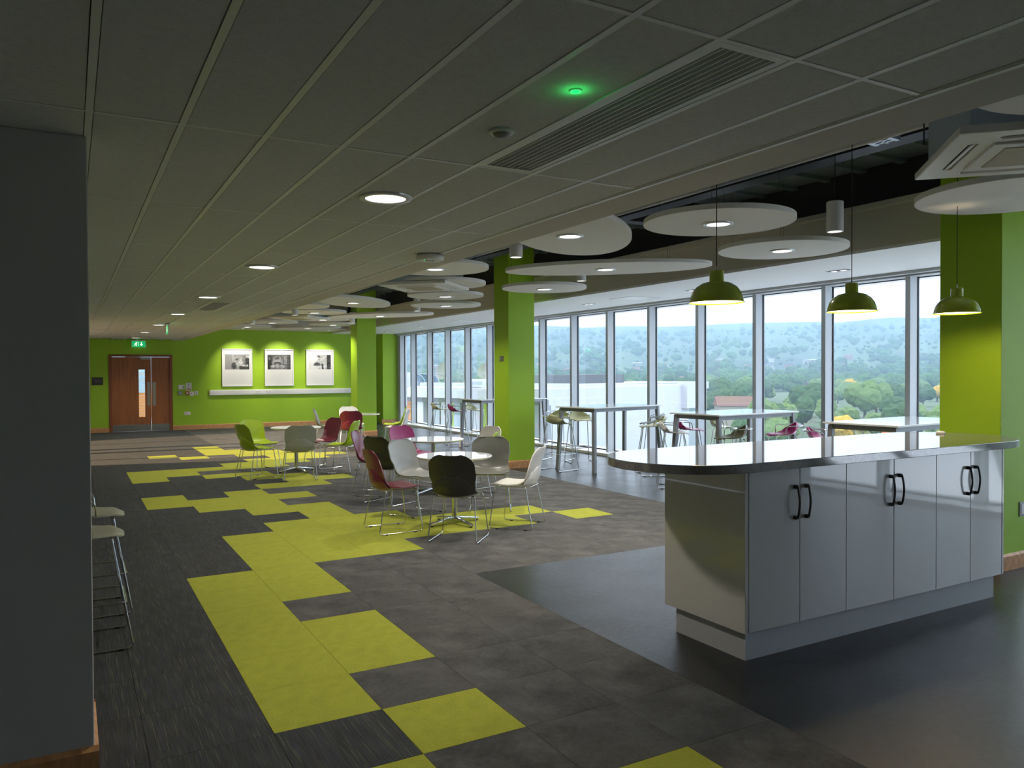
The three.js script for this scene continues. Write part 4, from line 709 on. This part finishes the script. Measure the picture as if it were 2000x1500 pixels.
// trees
{
  const leaf = { dark: std({ color: '#3c5533', roughness: 1 }), mid: std({ color: '#5d7340', roughness: 1 }), autumn: std({ color: '#b3912f', roughness: 1 }), orange: std({ color: '#b96a35', roughness: 1 }) }, bark = std({ color: '#4a3d31', roughness: 1 });
  const crown = (n) => {
    const list = []; for (let k = 0; k < 7; k++) {
      const g = new THREE.IcosahedronGeometry(1, 3), p = g.attributes.position, s = rr(0.45, 0.72), ox = k ? rr(-0.5, 0.5) : 0, oy = k ? rr(-0.25, 0.45) : 0, oz = k ? rr(-0.5, 0.5) : 0;
      for (let i = 0; i < p.count; i++) { const x = p.getX(i), y = p.getY(i), z = p.getZ(i), q = s * (1 + 0.22 * noise.noise(x * 2.3 + k, y * 2.3 + n, z * 2.3) + 0.18 * noise.noise(x * 7, y * 7 + k, z * 7 + n)); p.setXYZ(i, x * q + ox, y * q + oy + 1.15, z * q + oz); }
      g.computeVertexNormals(); list.push(g);
    } return merge(list);
  };
  const crowns = [crown(1), crown(2), crown(3), crown(4)], trunk = cyl(0.09, 0.06, 0.8, 0, 8);
  const tree = (kind, x, y, z, s, label, group) => { const t = thing('tree', label, 'tree', [x, y, z], rr(0, 6), group); part(t, 'crown', crowns[Math.floor(rnd() * 4)], leaf[kind]).scale.set(s * rr(0.85, 1.25), s, s * rr(0.85, 1.25)); part(t, 'trunk', trunk, bark).scale.set(s, s, s); };
  for (let k = 0; k < 330; k++) {
    const r = 130 + 470 * Math.pow(rnd(), 0.9), a = 0.32 + 0.98 * rnd(), kind = rnd() < 0.5 ? 'dark' : rnd() < 0.86 ? 'mid' : 'autumn';
    const s = rr(3, 5.6) * (r < 250 ? 0.8 : 1); if ((a < 0.7 && r < 180) || !free(r, a, s * 1.35)) continue;
    tree(kind, ...onLand(r, a), s, { dark: 'dark green tree among the houses of the hazy town', mid: 'light green tree among the houses of the hazy town', autumn: 'yellowing tree among the houses of the hazy town' }[kind], { dark: 'dark town trees', mid: 'light town trees', autumn: 'yellow town trees' }[kind]);
  }
  const woods = new THREE.InstancedMesh(crowns[0], leaf.dark, 2600), m4 = new THREE.Matrix4(), tint = new THREE.Color();
  for (let k = 0; k < 2600; k++) { const r = 560 + 1500 * Math.pow(rnd(), 1.3), a = 0.3 + 1.05 * rnd(), q = noise.noise(r * 0.006, a * 16, 4.2), [x, y, z] = onLand(r, a), sc = q > 0 || r < 900 ? rr(3.5, 7) : rr(1.5, 3); m4.compose(V3(x, y - 0.5, z), new THREE.Quaternion().setFromAxisAngle(V3(0, 1, 0), rr(0, 6)), V3(sc, sc * 0.9, sc)); woods.setMatrixAt(k, m4); const g = rr(0.7, 1.5); woods.setColorAt(k, tint.setRGB(g, g * rr(0.95, 1.1), g * 0.9)); }
  woods.name = 'woodland'; woods.userData = { kind: 'stuff', label: 'hazy woodland and hedges on the far side of the town', category: 'woodland' }; scene.add(flags(woods));
  tree('autumn', ...onLand(150, 0.905), 3.4, 'yellow autumn tree outside, low between the two right window fins', undefined);
  tree('orange', ...onLand(150, 0.965), 2.2, 'orange autumn bush outside, above the rightmost high table', undefined);
}
// houses
{
  const walls = ['#a8a49d', '#bdbbb6', '#8f6c5c', '#9a9188'].map((c) => std({ color: c, roughness: 0.9 })), roofs = ['#5d5658', '#4d4f57', '#7a5a50'].map((c) => std({ color: c, roughness: 0.9 }));
  const roofG = new THREE.ExtrudeGeometry(new THREE.Shape([[-0.56, 0], [0.56, 0], [0, 0.42]].map(([a, b]) => new THREE.Vector2(a, b))), { depth: 1.06, bevelEnabled: false }).translate(0, 0, -0.53), wallG = box(-0.5, 0, -0.5, 0.5, 1, 0.5), gable = new THREE.ExtrudeGeometry(new THREE.Shape([[-0.5, 0], [0.5, 0], [0, 0.37]].map(([a, b]) => new THREE.Vector2(a, b))), { depth: 1.0, bevelEnabled: false }).translate(0, 0, -0.5);
  for (let k = 0; k < 120; k++) {
    const r = 120 + 1100 * Math.pow(rnd(), 0.9), a = 0.34 + 0.96 * rnd(); if (a < 0.7 && r < 170) continue;
    const big = rnd() < 0.25, w = big ? rr(14, 30) : rr(6, 8), d = big ? rr(8, 14) : rr(8, 13), h = big ? rr(4, 6) : rr(4.5, 6), wi = Math.floor(rnd() * 4); if (!free(r, a, Math.hypot(w, d) * 0.58)) continue;
    const t = thing('house', big ? 'long low building in the hazy town' : 'small gabled house in the hazy town', 'house', onLand(r, a), rr(0, 3.14), big ? 'low town buildings' : 'town houses');
    part(t, 'wall', wallG, walls[wi]).scale.set(w, h, d);
    const ro = part(t, 'roof', roofG, big ? walls[1] : roofs[Math.floor(rnd() * 3)], [0, h, 0]); ro.scale.set(w, big ? 2.2 : 6, d); const ga = part(t, 'gable', gable, walls[wi], [0, h, 0]); ga.scale.set(w, big ? 2 : 5.8, d);
  }
}
// the neighbouring wing of the building
{
  const white = std({ color: '#b9bcc2', roughness: 0.7 }), roof = std({ color: '#b9bcc0', roughness: 0.9 }), dark = std({ color: '#5c6166', roughness: 0.7 }), timber = std({ map: withRepeat(beechTex, 0.6, 2), color: '#f2dcc8', roughness: 0.8 }), gpan = std({ color: '#8fae3a', roughness: 0.6 }), grey = std({ color: '#9aa3a8', roughness: 0.6 }), glassy = phys({ color: '#7f929e', roughness: 0.08, metalness: 0.2, clearcoat: 1 });
  const t = thing('neighbouring_wing', 'white flat roofed wing of the building outside the far windows', 'building', [12.1, GROUND, -17.7], 0.34), T = 1.05 - GROUND;
  part(t, 'side_wall', rbox(0, 0, -0.3, 9.3, T, 0, 0.01), white, null, 'plain white wall');
  part(t, 'corner_box', box(8.7, T - 0.95, -0.2, 9.75, T + 0.12, 0.25), white); part(t, 'corner_column', box(9.0, 0, -0.35, 9.35, T - 0.95, -0.1), grey);
  part(t, 'roof_slab', box(0, T - 0.35, -16, 9.3, T - 0.2, -0.3), roof); part(t, 'rear_wall', box(9.0, 0, -16, 9.3, T, -0.3), white); part(t, 'roof_edge', box(-0.45, T - 0.36, -16, 0, T, 0), white); part(t, 'gutter', box(-0.38, T - 0.52, -16, 0, T - 0.36, -0.05), dark);
  let z = 0; for (let k = 0; z > -5.1; k++) { const w = [0.62, 0.34, 0.3, 0.42][k % 4]; for (const [y0, y1, q] of [[T - 3.4, T - 0.53, 0], [0, T - 3.9, 1]]) part(t, 'facade_panel', box(-0.02 + (k % 3) * 0.02, y0, z - w + 0.02, 0.12, y1, z), [grey, glassy, gpan, white][(k + q) % 4]); z -= w; }
  part(t, 'white_pier', box(-0.25, 0, -6.1, 0.12, T - 0.53, z), white); for (let y = 0.2; y < T - 0.6; y += 0.3) part(t, 'cladding_board', box(-0.02, y, -15.9, 0.12, Math.min(y + 0.285, T - 0.54), -6.12), timber);
  part(t, 'floor_band', box(-0.12, T - 3.9, -16, 0.12, T - 3.4, 0), dark); part(t, 'inner_wall', box(0.12, 0, -16, 0.25, T - 0.36, -0.3), dark);
  for (const y of [T - 2.4, T - 2.7, T - 3.0]) part(t, 'handrail', rod([[-0.6, y, -16], [-0.6, y, -0.6]], 0.025), M.galv); for (let q = -15.5; q < -0.5; q += 1.5) part(t, 'rail_post', box(-0.62, T - 3.9, q - 0.02, -0.58, T - 2.4, q + 0.02), M.galv);
  part(t, 'walkway', box(-0.75, T - 3.98, -16, 0, T - 3.9, -0.5), roof);
  // things on its roof
  const rot = (x, zz) => [12.1 + x * Math.cos(0.34) + zz * Math.sin(0.34), 0.85, -17.7 - x * Math.sin(0.34) + zz * Math.cos(0.34)];
  for (const [x, zz, r, l] of [[1.6, -4.2, 0.3, 'grey satellite dish on the neighbouring roof, right of the other'], [1.4, -6.2, 0.36, 'grey satellite dish on the neighbouring roof, partly behind a window fin']]) {
    const d = thing('satellite_dish', l, 'satellite dish', rot(x, zz), -1.15); const b = part(d, 'dish', lathe([[0.001, 0], [r * 0.5, 0.03], [r * 0.85, 0.1], [r, 0.15], [r, 0.165], [r * 0.85, 0.115], [r * 0.5, 0.045], [0.001, 0.015]], 36), M.plasticGrey, [0, 0.75, 0]); b.rotation.set(Math.PI / 2 - 0.35, 0, 0); part(d, 'pole', cyl(0.03, 0.03, 0.75, 0, 10), M.galv); part(d, 'feed_arm', rod([[0, 0.6, 0.05], [0, 0.7, 0.5]], 0.015), M.galv);
  }
  for (const [x, zz, w, h, dd, l] of [[3.2, -12.5, 2.6, 0.75, 1.6, 'white rooftop plant box, largest on the neighbouring roof'], [5.2, -7.5, 1.5, 0.45, 1.1, 'low white rooftop plant box on the neighbouring roof']]) { const u = thing('rooftop_unit', l, 'plant unit', rot(x, zz), 0.34); part(u, 'case', rbox(-w / 2, 0.1, -dd / 2, w / 2, h, dd / 2, 0.02), white); part(u, 'louvre_panel', box(-w / 2 - 0.01, 0.2, -dd / 2 + 0.15, -w / 2, h - 0.1, dd / 2 - 0.15), grey); part(u, 'support_rail', merge([box(-w / 2, 0, -dd / 2 + 0.1, w / 2, 0.1, -dd / 2 + 0.2), box(-w / 2, 0, dd / 2 - 0.2, w / 2, 0.1, dd / 2 - 0.1)]), M.galv); }
  const v = thing('roof_vault', 'pale blue barrel vaulted rooflight beyond the neighbouring roof', 'rooflight', [21, 0.6, -52], 0.75); part(v, 'vault', new THREE.CylinderGeometry(0.9, 0.9, 12, 28, 1, false, 0, Math.PI).rotateZ(Math.PI / 2).rotateX(-Math.PI / 2), std({ color: '#8ba3b5', roughness: 0.4 })); for (let q = -5.6; q <= 5.7; q += 1.4) part(v, 'rib', new THREE.TorusGeometry(0.91, 0.03, 6, 20, Math.PI).rotateY(Math.PI / 2), M.galv, [q, 0, 0]); part(v, 'upstand', box(-6, -13.6, -1, 6, 0, 1), grey);
  const lr = thing('lower_roof', 'pale flat roof just below the long window, outside', 'roof', [0, 0, 0]); part(lr, 'membrane', box(8.2, -4.2, -14, 26, -3.6, 6), std({ color: '#cfd1d3', roughness: 0.8 })); part(lr, 'kerb', merge([box(25.7, -3.6, -14, 26, -3.3, 6), box(8.2, -3.6, -14, 26, -3.3, -13.7), box(8.2, -3.6, 5.7, 26, -3.3, 6)]), white); part(lr, 'walls_below', box(8.4, GROUND, -13.8, 25.8, -4.2, 5.8), grey);
  const f = thing('far_block', 'long white roofed block beyond the neighbouring wing', 'building', [44, GROUND, -58], 0.34); part(f, 'wall', box(-20, 0, -8, 20, 12.6, 0), grey); part(f, 'roof', box(-20.5, 12.6, -8.5, 20.5, 13.4, 0.6), white); for (let q = -19; q < 19; q += 2.4) part(f, 'window_pane', box(q, 9.4, 0, q + 1.7, 11.4, 0.06), glassy); part(f, 'plant_room', box(-6, 13.4, -7, 8, 14.3, -3), dark);
  // the ground outside the door, with a timber clad wall
  const c = thing('clad_wall', 'timber clad wall glimpsed through the door panel', 'wall', [0.5, 0, -27]); for (let k = 0; k < 9; k++) part(c, 'board', box(-3, 0.02 + k * 0.1, 0, 3, 0.112 + k * 0.1, 0.03), timber); part(c, 'coping', box(-3.05, 0.92, -0.1, 3.05, 0.97, 0.06), grey); part(c, 'terrace', box(-4, -0.3, -1, 4, 0, 6.3), roof); part(c, 'window_bar', merge([box(-3, 1.32, 0, 3, 1.4, 0.05), box(-3, 1.52, 0, 3, 1.66, 0.05)]), grey); part(c, 'post', merge([box(-3, 0.9, -0.03, -2.94, 1.7, 0.03), box(2.94, 0.9, -0.03, 3, 1.7, 0.03)]), grey);
}
renderer.render(scene, camera);
